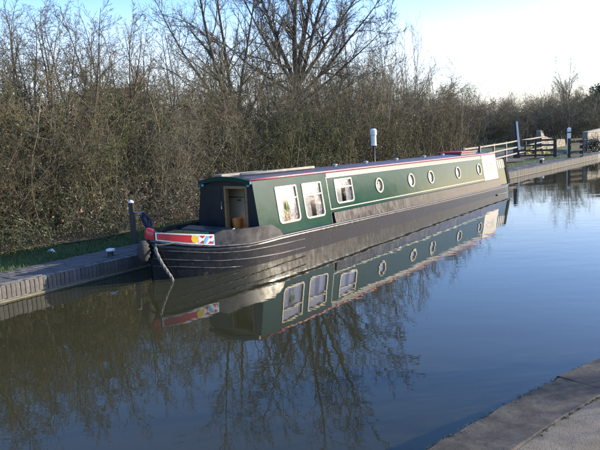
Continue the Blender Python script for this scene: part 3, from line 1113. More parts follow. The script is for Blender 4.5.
# pale rope dangling from the bow into the water
def rope(name, pts, r, mt, label, cat='rope', twist=True):
    # densify by Catmull-Rom
    P = [Vector(p) for p in pts]
    P = [P[0] * 2 - P[1]] + P + [P[-1] * 2 - P[-2]]
    out = []
    for i in range(1, len(P) - 2):
        for k in range(10):
            t = k / 10
            a, b, c, d = P[i - 1], P[i], P[i + 1], P[i + 2]
            out.append(0.5 * ((2 * b) + (c - a) * t + (2 * a - 5 * b + 4 * c - d) * t * t + (3 * b - a - 3 * c + d) * t ** 3))
    out.append(P[-2])
    m = MB()
    if twist:
        for ph in range(3):
            q = []
            L_ = 0
            for i, p in enumerate(out):
                if i: L_ += (p - out[i - 1]).length
                d = (out[min(i + 1, len(out) - 1)] - out[max(i - 1, 0)]).normalized()
                x = d.cross(Vector((.3, .2, .9)).normalized()).normalized()
                y = d.cross(x)
                a = L_ * 22 + ph * 2.094
                q.append(p + (x * math.cos(a) + y * math.sin(a)) * r * .5)
            m.tube(q, r * .62, 6)
    else:
        m.tube(out, r, 8)
    return tag(m.build(name, mt, smooth=True), label, cat)
rope('dangling_rope', [bw((-1.90, .80, .56)), bw((-1.97, .70, .48)), bw((-1.93, .64, .30)), bw((-1.84, .60, .12)), bw((-1.78, .58, .0)), bw((-1.78, .58, -.15))], .026, 'rope_pale', 'thick pale rope hanging from the bow down into the water')
rope('bow_line', [bw((-1.93, .78, .60)), bw((-1.86, .70, .585)), bw((-1.72, .60, .60)), bw((-1.62, .60, .63))], .013, 'rope_pale', 'thin pale line tied along the side of the bow')
# mooring post on the bank by the bow
pp = pix(134.5, 243, BANK_Z)
post = empty('mooring_post', pp)
tag(post, 'black wooden mooring post with white cap on the bank behind the bow', 'post')
MB().hexa([(-.052, -.052, -.1), (.052, -.052, -.1), (.052, .052, -.1), (-.052, .052, -.1), (-.046, -.046, .83), (.046, -.046, .83), (.046, .046, .83), (-.046, .046, .83)]).build('shaft', 'post_black', post, bevel=.008)
MB().lathe([(.052, .832), (.06, .842), (.056, .86), (.03, .885), (.008, .892)], 12).build('cap', 'white_paint', post)
MB().box(-.08, .24, -.02, .02, .615, .65).build('cross_arm', 'timber_pale', post, bevel=.006)
pt = pp + Vector((.22, 0, .62))
st_ = bw((-1.66, BC, .70))
rope('mooring_rope', [pt, pt + Vector((.02, -.05, -.12)), pt.lerp(st_, .35) + Vector((0, 0, -.10)), pt.lerp(st_, .7) + Vector((0, 0, -.07)), st_], .02, 'rope_blue', 'dark blue mooring rope from the black post down to the bow')
rope('rope_coil', [pp + Vector((.17, -.045, .58)), pp + Vector((.24, -.05, .42)), pp + Vector((.30, -.05, .30)), pp + Vector((.33, -.05, .46)), pp + Vector((.27, -.05, .60)), pp + Vector((.25, -.06, .44)), pp + Vector((.36, -.05, .26)), pp + Vector((.38, -.05, .45)), pp + Vector((.25, -.04, .63))], .018, 'rope_blue', 'loose loops of dark blue rope hung on the mooring post arm')
# low bollards with white tops
def bollard(x, y, label, k=1.0):
    p = pix(x, y, BANK_Z)
    o = empty('bollard', p)
    tag(o, label, 'bollard', 'low bollards on the far bank')
    MB().lathe([(.07 * k, -.02), (.055 * k, .02), (.05 * k, .10 * k), (.075 * k, .105 * k)], 14).build('stem', 'post_black', o)
    MB().lathe([(.078 * k, .106 * k), (.082 * k, .115 * k), (.08 * k, .14 * k), (.05 * k, .15 * k)], 14).build('cap', 'white_paint', o)
bollard(111, 256.5, 'low black bollard with white top on the coping left of the bow')
bollard(541.5, 163, 'low bollard with white top on the bank beyond the stern', 1.6)
# white headed post behind the boat
d = pix(375, 176, BANK_Z)
d = W(6.3, 2.75, BANK_Z)
def foot_of(px_, depth_off):
    # foot on the bank strip at a given distance from the wall, in the sight plane of the pixel
    lo, hi = -5.0, 60.0
    for _ in range(60):
        mid = (lo + hi) / 2
        p = W(mid, bank_off(mid) + depth_off, BANK_Z)
        v = p - Vector((0, 0, CAM_H))
        dz = v.dot(_F)
        x = 300 + F_PX * v.dot(_r) / dz
        if x < px_: lo = mid
        else: hi = mid
    return W(mid, bank_off(mid) + depth_off, BANK_Z), dz
p, dz = foot_of(375.5, .85)
o = empty('service_post', p)
tag(o, 'white headed service post on a thin dark pole behind the boat roof', 'post')
k = dz / F_PX
vv = lambda y: CAM_H - k * (y - 133.0) * 1.0
MB().tube([(0, 0, -.05), (0, 0, vv(153) + .02)], .035, 10).build('pole', 'post_black', o, smooth=True)
z0_, z1_, z2_ = vv(154), vv(143.5), vv(137)
MB().lathe([(.085, z0_), (.095, z0_ + .01), (.095, z0_ + .05), (.085, z0_ + .06), (.085, z1_)], 16).build('head', 'white_paint', o)
MB().lathe([(.10, z1_ + .001), (.108, z1_ + .015), (.108, z2_ - .06), (.07, z2_ - .01), (.012, z2_)], 16).build('cap', 'white_paint', o)
# litter
p = pix(51, 251, BANK_Z + .03)
m = MB()
for i in range(5):
    a = i * 1.3
    m.poly([p + Vector((math.cos(a) * .09, math.sin(a) * .07, -.03)), p + Vector((math.cos(a + 1) * .08, math.sin(a + 1) * .08, .0)), p + Vector((.01 * i, .01, .05)), p + Vector((math.cos(a + 2) * .05, math.sin(a + 2) * .05, .02))])
tag(m.build('litter', 'litter'), 'crumpled white scrap of litter on the grass bank at left', 'litter')

# ------------------------------------------------------------------ fences beyond the stern
def at_line(x, depth):
    return pixd(x, 140, depth)
def gz(p):
    q = p - P0
    return ground_h(q.dot(BU), q.dot(BN))
def ground_at(x, depth):
    p = pixd(x, 140, depth)
    p.z = gz(p)
    return p
A = ground_at(463, 29.0)
B_ = ground_at(516.5, 38.5)
C_ = ground_at(541, 44.5)
fe = empty('rail_fence', A)
tag(fe, 'pale three rail timber fence behind the stern', 'fence')
for (p, q, n) in ((A, B_, 4), (B_, C_, 3)):
    for i in range(n + (1 if q is C_ else 0)):
        t = i / n
        b = p.lerp(q, t)
        if p is B_ and i == 0: continue
        b.z = gz(b)
        b = b - A
        po = MB().box(-.05, .05, -.05, .05, -.05, 1.12).build('post', 'timber_pale' if p is A else 'timber_dark', fe)
        po.location = b
        po.rotation_euler = (0, 0, R(53))
    dn = (q - p).normalized()
    for z in (.32, .68, 1.05):
        off = Vector((dn.y, -dn.x, 0)) * .065
        n2 = n
        for i in range(n2):
            a, b = p.lerp(q, i / n2), p.lerp(q, (i + 1) / n2)
            a.z = gz(a) + z + random.uniform(-.012, .012); b.z = gz(b) + z + random.uniform(-.012, .012)
            MB().bar(a - A + off, b - A + off, .03, .075).build('rail', 'timber_pale', fe)
# tall leaning post
tp = empty('tall_post', B_)
tag(tp, 'tall leaning timber post with its sunlit side coloured white standing by the fence', 'post')
k = B_.length / F_PX
MB().hexa([(-.16, -.16, -.1), (.16, -.16, -.1), (.16, .16, -.1), (-.16, .16, -.1), (-.16, -.11, 2.28), (.0, -.11, 2.22), (.0, .11, 2.22), (-.16, .11, 2.28)]).build('shaft', 'timber_dark', tp, bevel=.01)
MB().hexa([(.05, -.185, .5), (.185, -.185, .5), (.185, .12, .5), (.05, .12, .5), (-.08, -.14, 2.22), (.025, -.14, 2.22), (.025, .12, 2.22), (-.08, .12, 2.22)]).build('painted_sunlit_side', 'white_paint', tp)  # white slab colours in the sunlight on the dark post's right side
# dark gates
def gate(x0, x1, d0, d1, posts, label, rails=4, h=1.12):
    a, b = ground_at(x0, d0), ground_at(x1, d1)
    g = empty('timber_barrier', a)
    tag(g, label, 'fence', 'dark timber barriers on the far bank')
    for i, t in enumerate(posts):
        q = a.lerp(b, t) - a
        wdt = .075 if i in (0, len(posts) - 1) else .05
        po = MB().box(-wdt, wdt, -wdt, wdt, -.08, h).build('post', 'timber_dark', g, bevel=.008)
        po.location = q
    for r_ in range(rails):
        z = .12 + (h - .2) * r_ / (rails - 1)
        MB().bar(Vector((0, -.08, z)), b - a + Vector((0, -.08, z)), .05, .11).build('rail', 'timber_dark', g)
gate(516, 555, 38.8, 38.8, (0, .5, 1), 'dark four rail timber barrier right of the tall post')
gate(569.5, 581.5, 36.9, 37.4, (0, 1), 'short dark timber barrier at the right beyond the gap')
# slim white post
p = ground_at(569, 41.5)
o = empty('marker_post', p)
tag(o, 'slim white post with dark band behind the short dark barrier', 'post')
MB().box(-.09, .09, -.09, .09, -.05, 1.62).build('shaft', 'white_paint', o, bevel=.01)
MB().box(-.094, .094, -.094, .094, 1.36, 1.44).build('band', 'post_black', o)
MB().hexa([(-.11, -.11, 1.622), (.11, -.11, 1.622), (.11, .11, 1.622), (-.11, .11, 1.622), (-.03, -.03, 1.72), (.03, -.03, 1.72), (.03, .03, 1.72), (-.03, .03, 1.72)]).build('cap', 'white_paint', o)
# pale stone walls at the right: a curved wing wall and a garden wall of coursed blocks
def stone_wall(name, pts, hs, label, blk=.62, course=.3, th=.35):
    root = empty(name, pts[0])
    tag(root, label, 'wall')
    o0 = pts[0]
    Ls = [0]
    for p, q in zip(pts, pts[1:]): Ls.append(Ls[-1] + (q - p).length)
    def at(l):
        for i in range(len(pts) - 1):
            if l <= Ls[i + 1] or i == len(pts) - 2:
                t = (l - Ls[i]) / (Ls[i + 1] - Ls[i])
                return pts[i].lerp(pts[i + 1], t), hs[i] + (hs[i + 1] - hs[i]) * t, (pts[i + 1] - pts[i]).normalized()
    r = 0
    mx = max(hs)
    while r * course < mx:
        l = (-.5 if r % 2 else 0) * blk
        while l < Ls[-1]:
            a, b = max(0, l + .012), min(Ls[-1], l + blk - .012)
            if b - a > .06:
                pa, ha, d_ = at(a)
                pb, hb, _ = at(b)
                z0, z1 = r * course, (r + 1) * course - .02
                za, zb = min(z1, ha), min(z1, hb)
                if za > z0 + .03 or zb > z0 + .03:
                    za, zb = max(za, z0 + .02), max(zb, z0 + .02)
                    n_ = Vector((d_.y, -d_.x, 0)) * (th / 2 + random.uniform(-.02, .02))
                    q = [pa - o0 + n_, pb - o0 + n_, pb - o0 - n_, pa - o0 - n_]
                    MB().hexa([v + Vector((0, 0, z0 - (.3 if r == 0 else 0))) for v in q] + [q[0] + Vector((0, 0, za)), q[1] + Vector((0, 0, zb)), q[2] + Vector((0, 0, zb)), q[3] + Vector((0, 0, za))]).build('stone', 'wall_stone', root)
            l += blk
        r += 1
random.seed(14)
dd = 50
wp = [ground_at(538.5, dd - 3.5), ground_at(542, dd - 2.5), ground_at(549, dd - .5), ground_at(556, dd + 1.5), ground_at(563, dd + 3.5)]
stone_wall('wing_wall', wp, [1.5, 1.0, .72, .6, .5], 'pale curved stone wing wall sloping down behind the dark barrier', .5, .15)
wp = [ground_at(585, 43.5), ground_at(595, 45.2), ground_at(608, 47.6)]
stone_wall('garden_wall', wp, [1.35, 1.45, 1.6], 'pale stone wall at the right edge above the grass', .7, .32)
# yellow flowers in a bed
m = MB()
for k in range(420):
    u_ = random.random()
    p = ground_at(527 + 24 * u_, 43 + random.gauss(0, .7))
    z = random.uniform(.05, .5) * (.6 + .4 * math.sin(u_ * 40))
    a = random.uniform(0, 6.28)
    if math.sin(u_ * 17) < -.35: continue
    x, y = Vector((math.cos(a), math.sin(a), .3)) * .05, Vector((-math.sin(a), math.cos(a), .5)) * .05
    c = p + Vector((0, 0, z))
    m.quad(c - x - y, c + x - y, c + x + y, c - x + y)
    m.quad(c - x * .2 + Vector((0, 0, -z)), c + x * .2 + Vector((0, 0, -z)), c + x * .1, c - x * .1)
tag(m.build('flower_bed', 'flower_yellow'), 'low yellow flowers behind the dark barrier', 'flowers', kind='stuff')
# house roof glimpsed above the hedge at the left
hp = pixd(100, 100, 62)
hp.z = 0.6
hs = empty('brick_house', hp)
tag(hs, 'brick house with brown tiled roof half hidden behind the left hedge', 'house')
RZ = 7.25
MB().box(-2.25, 2.25, 0, 7, -1.0, 5.2 - .6).build('wall', 'house_brick', hs)
rf = MB()
rf.hexa([(-2.5, -.5, 4.5), (2.5, -.5, 4.5), (2.5, 3.5, RZ), (-2.5, 3.5, RZ), (-2.5, -.5, 4.7), (2.5, -.5, 4.7), (2.5, 3.5, RZ + .2), (-2.5, 3.5, RZ + .2)])
rf.hexa([(-2.5, 3.5, RZ), (2.5, 3.5, RZ), (2.5, 7.5, 4.5), (-2.5, 7.5, 4.5), (-2.5, 3.5, RZ + .2), (2.5, 3.5, RZ + .2), (2.5, 7.5, 4.7), (-2.5, 7.5, 4.7)])
rfo = rf.build('roof', 'roof_tile', hs)
MB().poly([(-2.25, 0, 4.6), (-2.25, 7, 4.6), (-2.25, 3.5, RZ)]).build('gable', 'house_brick', hs)
MB().poly([(2.25, 0, 4.6), (2.25, 7, 4.6), (2.25, 3.5, RZ)]).build('gable', 'house_brick', hs)

# ------------------------------------------------------------------ vegetation: bare winter growth built twig by twig
class Twigs:
    """collects tapered tubes fast; k sides"""
    def __init__(s):
        s.v = []
        s.f = []
    def tube(s, pts, r0, r1, k):
        base = len(s.v)
        n = len(pts)
        for i, p in enumerate(pts):
            q = pts[i + 1] if i < n - 1 else pts[i]
            o = pts[i] if i < n - 1 else pts[i - 1]
            d = (q - o)
            if d.length < 1e-6: d = Vector((0, 0, 1))
            d.normalize()
            x = d.cross(Vector((.31, .47, .82)))
            if x.length < 1e-3: x = d.cross(Vector((1, 0, 0)))
            x.normalize()
            y = d.cross(x)
            r = r0 + (r1 - r0) * i / (n - 1)
            for j in range(k):
                a = 6.2832 * j / k
                s.v.append(p + x * (math.cos(a) * r) + y * (math.sin(a) * r))
        for i in range(n - 1):
            for j in range(k):
                a, b = base + i * k + j, base + i * k + (j + 1) % k
                s.f.append((a, b, b + k, a + k))
    def build(s, name, material, smooth=True):
        me = bpy.data.meshes.new(name)
        me.from_pydata([tuple(v) for v in s.v], [], s.f)
        if smooth:
            me.polygons.foreach_set('use_smooth', [True] * len(me.polygons))
        me.materials.append(MATS[material])
        return me

def rnd_unit(rng):
    while True:
        v = Vector((rng.uniform(-1, 1), rng.uniform(-1, 1), rng.uniform(-1, 1)))
        if .05 < v.length < 1: return v.normalized()

def grow(rng, T, p, d, L, r, level, prm):
    """one branch and its children. prm: per level dict"""
    q = prm[level]
    n = q['n']
    pts = [p.copy()]
    dirs = []
    cur = p.copy()
    dd = d.copy()
    for i in range(n):
        dd = (dd + rnd_unit(rng) * q['wob'] + Vector((0, 0, q['up']))).normalized()
        cur = cur + dd * (L / n)
        pts.append(cur.copy())
        dirs.append(dd.copy())
    T[min(level, len(T) - 1)].tube(pts, r, r * q['tip'], q['k'])
    if level + 1 < len(prm):
        c = prm[level + 1]
        cnt = max(1, int(round(c['num'] * rng.uniform(.75, 1.25))))
        for j in range(cnt):
            t = c['t0'] + (1 - c['t0']) * ((j + rng.random()) / cnt)
            i = min(n - 1, int(t * n))
            f = t * n - i
            bp = pts[i].lerp(pts[i + 1], min(1, f))
            ax = dirs[i]
            side = ax.cross(rnd_unit(rng))
            if side.length < .05: continue
            side.normalize()
            a = R(rng.uniform(*c['ang']))
            nd = (ax * math.cos(a) + side * math.sin(a)).normalized()
            LL = L * rng.uniform(*c['len']) * (1 - c['taper'] * t)
            rr = min(r * (1 + (q['tip'] - 1) * t) * c['rad'], r)
            grow(rng, T, bp, nd, LL, max(rr, c['rmin']), level + 1, prm)

def make_plant(name, seed, stems, prm, spread, lean, height, r0, mats, part_names, leaves=None):
    rng = random.Random(seed)
    T = [Twigs(), Twigs()]
    for i in range(stems):
        a = rng.uniform(0, 6.283)
        rr = spread * math.sqrt(rng.random())
        p = Vector((math.cos(a) * rr, math.sin(a) * rr, -.08))
        a2 = a + rng.uniform(-.6, .6)
        ln = rng.uniform(*lean)
        d = Vector((math.cos(a2) * math.sin(ln), math.sin(a2) * math.sin(ln), math.cos(ln)))
        grow(rng, T, p, d, height * rng.uniform(.65, 1.1), r0 * rng.uniform(.7, 1.15), 0, prm)
    root = empty(name)
    for part, t, mt in zip(part_names, T, mats):
        o = bpy.data.objects.new(part, t.build(part, mt))
        COL.objects.link(o)
        o.parent = root
    if leaves:
        n, rad, z0, z1, size, mt = leaves
        m = MB()
        vs = T[1].v
        for i in range(n):
            for _ in range(8):
                v = vs[rng.randrange(len(vs))]
                if z0 <= v.z <= z1: break
            else:
                continue
            c = v + rnd_unit(rng) * .04
            a = rnd_unit(rng)
            b = a.cross(rnd_unit(rng))
            if b.length < .1: continue
            b.normalize()
            sz = size * rng.uniform(.6, 1.3)
            m.poly([c - a * sz, c - b * sz * .55, c + a * sz, c + b * sz * .55])
        o = m.build('foliage', mt, root)
    return root

LV = lambda **k: k
shrub_prm = [
    LV(n=9, wob=.16, up=.02, tip=.25, k=4),
    LV(n=5, wob=.28, up=.02, tip=.35, k=3, num=13, t0=.12, ang=(25, 75), len=(.22, .42), taper=.45, rad=.55, rmin=.005),
    LV(n=3, wob=.32, up=.0, tip=.5, k=3, num=9, t0=.1, ang=(25, 80), len=(.25, .6), taper=.3, rad=.6, rmin=.0042),
    LV(n=2, wob=.3, up=.0, tip=.6, k=3, num=1.6, t0=.2, ang=(25, 70), len=(.3, .7), taper=.2, rad=.8, rmin=.0036),
]
shrubs = []
for i in range(6):
    mt = ('bark_hedge', 'bark_olive', 'bark_hedge', 'bark_olive', 'bark_pale', 'bark_hedge')[i]
    lv = [(2400, 0, .1, 2.6, .025, 'leaf_ivy'), (1500, 0, .2, 3.2, .024, 'leaf_ivy'), None, (2600, 0, .1, 3.6, .024, 'leaf_ivy'), None, (700, 0, .1, 1.5, .03, 'leaf_dead')][i]
    shrubs.append(make_plant('bare_shrub', 100 + i, 13, shrub_prm, .55, (.02, .55), 3.7, .028, (mt, mt), ('stems', 'twigs'), lv))
upright_prm = [
    LV(n=10, wob=.07, up=.03, tip=.2, k=4),
    LV(n=5, wob=.16, up=.06, tip=.35, k=3, num=16, t0=.2, ang=(18, 50), len=(.16, .32), taper=.55, rad=.5, rmin=.005),
    LV(n=3, wob=.2, up=.03, tip=.5, k=3, num=7, t0=.1, ang=(20, 60), len=(.25, .55), taper=.3, rad=.6, rmin=.0042),
]
for i in range(2):
    shrubs.append(make_plant('bare_shrub', 140 + i, 15, upright_prm, .6, (.0, .32), 4.6, .022, ('bark_pale', 'bark_pale'), ('stems', 'twigs')))
bram_prm = [
    LV(n=8, wob=.12, up=-.13, tip=.4, k=3),
    LV(n=4, wob=.25, up=-.05, tip=.5, k=3, num=7, t0=.2, ang=(30, 80), len=(.2, .4), taper=.3, rad=.7, rmin=.004),
    LV(n=2, wob=.25, up=0, tip=.5, k=3, num=3, t0=.2, ang=(30, 80), len=(.25, .5), taper=.3, rad=.7, rmin=.0035),
]
brambles = [make_plant('bramble_bush', 170, 26, bram_prm, .5, (.1, .8), 1.7, .009, ('bark_pale', 'bark_hedge'), ('stems', 'twigs'), (2000, 0, .0, 1.6, .03, 'leaf_ivy')),
            make_plant('bramble_bush', 171, 30, bram_prm, .6, (.1, .8), 1.6, .008, ('bark_pale', 'bark_pale'), ('stems', 'twigs'), (500, 0, .0, 1.2, .03, 'leaf_dead'))]
sap_prm = [
    LV(n=12, wob=.12, up=.02, tip=.12, k=5),
    LV(n=7, wob=.17, up=.03, tip=.25, k=4, num=22, t0=.22, ang=(28, 62), len=(.2, .42), taper=.6, rad=.45, rmin=.008),
    LV(n=4, wob=.22, up=.02, tip=.4, k=3, num=9, t0=.12, ang=(25, 65), len=(.22, .5), taper=.4, rad=.55, rmin=.0055),
    LV(n=3, wob=.25, up=.01, tip=.5, k=3, num=4.4, t0=.15, ang=(25, 65), len=(.3, .6), taper=.3, rad=.7, rmin=.0042),
]
saps = [make_plant('young_tree', 200 + i, (1, 2, 3)[i], sap_prm, (.05, .2, .35)[i], (.0, (.12, .3, .45)[i]), 5.7, .06, ('bark_tree', 'bark_hedge'), ('trunk', 'crown')) for i in range(3)]
big_prm = [
    LV(n=9, wob=.05, up=.02, tip=.35, k=9),
    LV(n=11, wob=.09, up=.035, tip=.12, k=6, num=13, t0=.14, ang=(24, 52), len=(.52, .82), taper=.35, rad=.60, rmin=.02),
    LV(n=7, wob=.15, up=.03, tip=.2, k=4, num=13, t0=.18, ang=(24, 55), len=(.22, .45), taper=.45, rad=.5, rmin=.011),
    LV(n=4, wob=.2, up=.02, tip=.35, k=3, num=8, t0=.12, ang=(24, 60), len=(.25, .5), taper=.35, rad=.5, rmin=.007),
    LV(n=3, wob=.22, up=.01, tip=.5, k=3, num=2.6, t0=.15, ang=(25, 60), len=(.35, .7), taper=.3, rad=.7, rmin=.0055),
]
def limbed_tree(name, seed, limbs, hfork, r, prm, mats):
    # a short trunk that forks into limbs given as (lean right, lean away, length, radius, start height)
    rng = random.Random(seed)
    T = [Twigs(), Twigs()]
    pts = [Vector((rng.uniform(-.04, .04), rng.uniform(-.04, .04), -.2 + (hfork + .35) * i / 6)) for i in range(7)]
    T[0].tube(pts, r, r * .72, 9)
    for lx, ly, L_, rr, z in limbs:
        d = Vector((math.sin(R(lx)), math.sin(R(ly)), math.cos(R(lx)))).normalized()
        big_ = Twigs()
        TT = [T[0], T[0], T[1]]
        grow(rng, TT, Vector((0, 0, z)), d, L_, rr, 1, prm)
    root = empty(name)
    for part, t, mt in zip(('trunk', 'crown'), T, mats):
        o = bpy.data.objects.new(part, t.build(part, mt))
        COL.objects.link(o)
        o.parent = root
    return root
lim_prm = [None,
    LV(n=12, wob=.075, up=.03, tip=.1, k=7),
    LV(n=8, wob=.14, up=.02, tip=.18, k=5, num=20, t0=.14, ang=(24, 56), len=(.26, .5), taper=.5, rad=.52, rmin=.014),
    LV(n=5, wob=.18, up=.015, tip=.3, k=3, num=12, t0=.12, ang=(22, 58), len=(.22, .45), taper=.4, rad=.52, rmin=.010),
    LV(n=4, wob=.22, up=.01, tip=.45, k=3, num=7, t0=.1, ang=(22, 60), len=(.3, .6), taper=.3, rad=.65, rmin=.0075),
]
big = limbed_tree('bare_tree', 312, [(-32, 8, 6.4, .085, 3.9), (-18, -8, 7.6, .105, 4.0), (-5, -10, 8.4, .14, 4.0), (7, 12, 8.6, .14, 4.3), (19, -8, 7.8, .11, 4.1), (33, 10, 7.0, .095, 4.2), (48, -10, 6.4, .08, 3.7), (62, 6, 5.8, .07, 3.4), (-52, 10, 5.2, .07, 3.7), (74, -6, 4.8, .055, 3.1)], 4.0, .21, lim_prm, ('bark_tree', 'bark_tree'))
big2 = limbed_tree('bare_tree', 311, [(-34, 6, 6.6, .075, 2.2), (-18, -10, 8.0, .09, 2.3), (-4, 10, 8.0, .085, 2.5), (14, -6, 7.0, .075, 2.4), (32, 10, 5.8, .06, 2.1)], 2.4, .14, lim_prm[:4] + [LV(n=3, wob=.2, up=.02, tip=.5, k=3, num=3, t0=.12, ang=(22, 58), len=(.3, .6), taper=.3, rad=.65, rmin=.0065)], ('bark_tree', 'bark_hedge'))

used = set()
def plant(proto, pos, rz, sc, label, cat, group=None, tilt=(0, 0)):
    if proto.name in used:
        o = copy_tree(proto)
    else:
        o = proto
    used.add(proto.name)
    o.location = pos
    o.scale = (sc if hasattr(sc, '__len__') else (sc, sc, sc))
    o.rotation_euler = (tilt[0], tilt[1], rz)
    tag(o, label, cat, group)
    return o
rng = random.Random(77)
HL = 'bare twiggy shrub in the dense hedge behind the boat'
HG = 'bare shrubs of the hedge'
for row, (do, z_sc) in enumerate(((3.9, .82), (5.2, 1.0), (6.8, 1.12), (8.8, 1.25))):
    s_ = -9 + row * .5
    while s_ < (24.5 if row < 2 else 26):
        off = bank_off(s_) + do + rng.uniform(-.45, .45) + max(0, (s_ - 20)) * .12
        if s_ > 15:
            pr = rng.choice([shrubs[6], shrubs[7], shrubs[4], shrubs[0], shrubs[2]])
        else:
            pr = rng.choice(shrubs[:6])
        sc = z_sc * rng.uniform(.82, 1.15)
        if s_ > 11: sc *= 1.14
        plant(pr, W(s_, off, ground_h(s_, off) - .05), rng.uniform(0, 6.28), (sc * 1.05, sc * 1.05, sc * rng.uniform(.9, 1.1)), HL, 'shrub', HG)
        s_ += rng.uniform(1.15, 1.7)
# brambles at the foot
s_ = -9.0
while s_ < 16:
    off = bank_off(s_) + 3.05 + rng.uniform(-.2, .35)
    pr = brambles[0] if (-6.5 < s_ < 0 and rng.random() < .8) or rng.random() < .35 else brambles[1]
    plant(pr, W(s_, off, ground_h(s_, off) - .03), rng.uniform(0, 6.28), rng.uniform(.7, 1.1), 'low leafy bramble bush along the foot of the hedge', 'bush', 'brambles at the hedge foot')
    s_ += rng.uniform(.7, 1.1)
# young trees rising out of the hedge on the left
def px_on_off(x, do):
    lo, hi = -20.0, 60.0
    for _ in range(50):
        mid = (lo + hi) / 2
        v = W(mid, bank_off(mid) + do, 2.0) - Vector((0, 0, CAM_H))
        xx = 300 + F_PX * v.dot(_r) / v.dot(_F)
        if xx < x: lo = mid
        else: hi = mid
    off = bank_off(mid) + do
    return W(mid, off, ground_h(mid, off) - .05)
for x, do, k, sc, lab in ((10, 6.0, 0, .95, 'slim bare young tree with straight trunk at the left edge'),
                          (38, 7.2, 1, 1.0, 'twin stemmed bare young tree second from the left edge'),
                          (66, 5.6, 2, .92, 'spreading bare young tree leaning right above the left hedge'),
                          (98, 8.0, 0, .98, 'thin bare young tree above the hedge left of the brown roof'),
                          (125, 7.0, 1, .98, 'bare young tree with pale stems above the mooring post'),
                          (150, 8.5, 2, 1.0, 'bushy bare young tree above the hedge left of the doorway'),
                          (182, 7.0, 0, 1.0, 'bare young tree above the hedge over the cabin front'),
                          (22, 9.0, 2, 1.05, 'dense bare young tree behind the slim one at the left edge'),
                          (112, 9.5, 1, 1.05, 'twin stemmed bare young tree behind the brown roof gap'),
                          (205, 9.0, 1, 1.05, 'bare young tree just left of the two larger trees'),
                          (2, 8.0, 1, 1.1, 'bare young tree cut by the left edge behind the slim one'),
                          (52, 9.0, 2, 1.1, 'tall dense bare young tree rising behind the left hedge'),
                          (82, 6.4, 2, 1.0, 'spreading bare young tree just left of the brown roof'),
                          (138, 6.2, 2, 1.0, 'spreading bare young tree right of the brown roof'),
                          (165, 9.6, 1, 1.12, 'tall forked bare young tree left of the cabin front')):
    plant(saps[k], px_on_off(x, do), rng.uniform(0, 6.28), sc, lab, 'tree', 'young bare trees in the hedge')
plant(big2, px_on_off(238, 8.2), 0.2, 1.0, 'bare many branched tree left of the big tree', 'tree')
plant(big, px_on_off(301, 8.6), 0.0, 1.0, 'big bare spreading tree in the middle above the boat', 'tree')
# far hillside: bare bushes and trees beyond the fence
for k in range(46):
    x = 455 + (k * 37 % 165) + rng.uniform(-3, 3)
    d_ = rng.uniform(56, 88)
    if x > 536: d_ += 4
    p = ground_at(x, d_)
    sc = rng.uniform(.95, 1.3) + (.18 if x > 535 else 0)
    plant(rng.choice(shrubs), p, rng.uniform(0, 6.28), (sc * 1.5, sc * 1.5, sc), 'bare shrub on the hillside beyond the fences', 'shrub', 'shrubs on the far hillside')
p = ground_at(566, 84)
plant(big2, p, 1.0, .95, 'bare tree on the skyline at the right', 'tree')
plant(saps[2], ground_at(577, 82), 2.0, 1.05, 'small bare tree on the skyline beside the evergreen', 'tree')
plant(saps[1], ground_at(590, 86), 0.4, 1.0, 'thin bare tree on the skyline behind the evergreen', 'tree')
p = ground_at(553, 88)
plant(saps[2], p, 1.0, 1.15, 'small bare tree on the skyline left of the other skyline tree', 'tree')
# dark evergreen at the right edge
ev = empty('evergreen_tree', ground_at(603, 78))
ev.scale = (1.5, 1.5, 1.25)
tag(ev, 'dark rounded evergreen tree on the skyline at the right edge', 'tree')
rg = random.Random(9)
T = Twigs()
for i in range(30):
    a = rg.uniform(0, 6.28)
    T.tube([Vector((0, 0, -.2)), Vector((math.cos(a) * .3, math.sin(a) * .3, 1.6)), Vector((math.cos(a) * 1.4, math.sin(a) * 1.4, rg.uniform(2.4, 4.2)))], .1, .03, 4)
o = bpy.data.objects.new('trunk', T.build('trunk', 'bark_tree'))
COL.objects.link(o); o.parent = ev
m = MB()
cl = [(Vector((0, 0, 3.4)) + rnd_unit(rg) * rg.random() ** .5 * 1.5, rg.uniform(.4, .75)) for _ in range(34)]
for i in range(22000):
    c, r_ = rg.choice(cl)
    p = c + rnd_unit(rg) * r_ * rg.random() ** .4
    a = rnd_unit(rg); b = a.cross(rnd_unit(rg))
    if b.length < .1: continue
    b.normalize()
    m.poly([p - a * .07, p - b * .05, p + a * .07, p + b * .05])
m.build('crown', 'leaf_far', ev)
# small dark bush before the garden wall
db = empty('dark_bush', ground_at(594.5, 42.6))
tag(db, 'small dark evergreen bush in front of the pale stone wall', 'bush')
m = MB()
for i in range(1500):
    p = Vector((rg.gauss(0, .28), rg.gauss(0, .28), abs(rg.gauss(.45, .25))))
    a = rnd_unit(rg); b = a.cross(rnd_unit(rg))
    if b.length < .1: continue
    m.poly([p - a * .05, p - b.normalized() * .03, p + a * .05, p + b.normalized() * .03])
m.build('foliage', 'leaf_far', db)
T = Twigs()
for i in range(9):
    a = rg.uniform(0, 6.28)
    T.tube([Vector((0, 0, -.1)), Vector((math.cos(a) * .2, math.sin(a) * .2, .6))], .02, .008, 3)
o = bpy.data.objects.new('stems', T.build('stems', 'bark_tree'))
COL.objects.link(o); o.parent = db
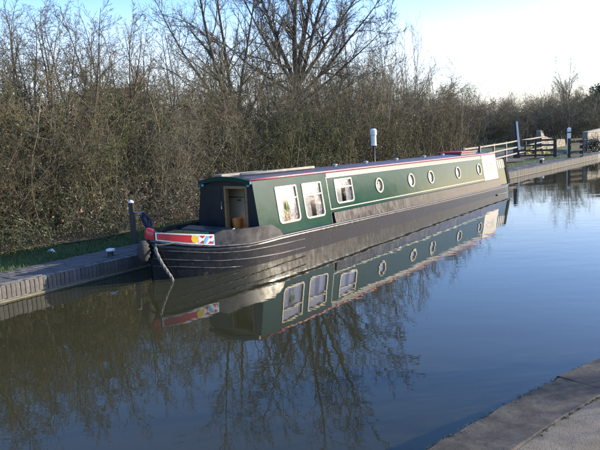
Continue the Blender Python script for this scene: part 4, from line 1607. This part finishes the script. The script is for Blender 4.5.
# off to the right on the near bank: the bare shrubs whose shadows streak the coping
for k, (x, y, sc) in enumerate(((6.4, 4.9, .5), (8.2, 5.9, .62))):
    plant(shrubs[(2, 4)[k]], Vector((x, y, NB_Z - .05)), 1.3 * k, sc, ('small bare shrub on the near bank just past the right edge', 'larger bare shrub farther right on the near bank')[k], 'shrub')
# the tree line across the fields to the right that the cabin side and windows mirror
for k in range(34):
    az = R(54 + k * 1.6 + rng.uniform(-.7, .7))
    d_ = rng.uniform(60, 76)
    sc = rng.uniform(1.3, 2.0)
    plant(rng.choice(shrubs[:6]), Vector((math.sin(az) * d_, math.cos(az) * d_, NB_Z - .2)), rng.uniform(0, 6.28), (sc * 1.5, sc * 1.5, sc), 'bare shrub of the distant field hedge out to the right', 'shrub', 'shrubs of the field hedge')
for k, (azd, d_) in enumerate(((60, 70), (69, 66), (94, 68))):
    az = R(azd)
    plant(big2, Vector((math.sin(az) * d_, math.cos(az) * d_, NB_Z - .2)), k * 2.0, .9, 'bare tree standing in the distant field hedge out to the right', 'tree', 'trees of the field hedge')
# grass on the far verge
m = MB()
def blades(n, sa, sb_, da, db_, h, seed):
    g = random.Random(seed)
    for i in range(n):
        s = g.uniform(sa, sb_)
        off = bank_off(s) + g.uniform(da, db_)
        p = W(s, off, ground_h(s, off) - .02)
        a = g.uniform(0, 6.28)
        x = Vector((math.cos(a), math.sin(a), 0)) * .006
        tip = Vector((g.gauss(0, .03), g.gauss(0, .03), h * g.uniform(.5, 1.3)))
        m.poly([p - x, p + x, p + tip])
blades(26000, -8.5, 2.5, 1.02, 3.2, .075, 1)
blades(9000, 12, 36, 1.1, 4.5, .06, 2)
tag(m.build('grass', 'grass_blade'), 'short grass on the verge of the far bank', 'grass', kind='stuff')
# dead leaves and litter under the hedge
m = MB()
g = random.Random(4)
for i in range(9000):
    s = g.uniform(-9, 8)
    off = bank_off(s) + abs(g.gauss(0, .55)) + 2.6
    p = W(s, off, ground_h(s, off) + g.uniform(.02, .06))
    a = rnd_unit(g); a.z *= .4
    b = Vector((-a.y, a.x, g.uniform(-.3, .3)))
    m.poly([p - a * .03, p - b * .018, p + a * .03, p + b * .018])
tag(m.build('leaf_litter', 'leaf_dead'), 'brown dead leaves on the ground under the hedge', 'leaves', kind='stuff')
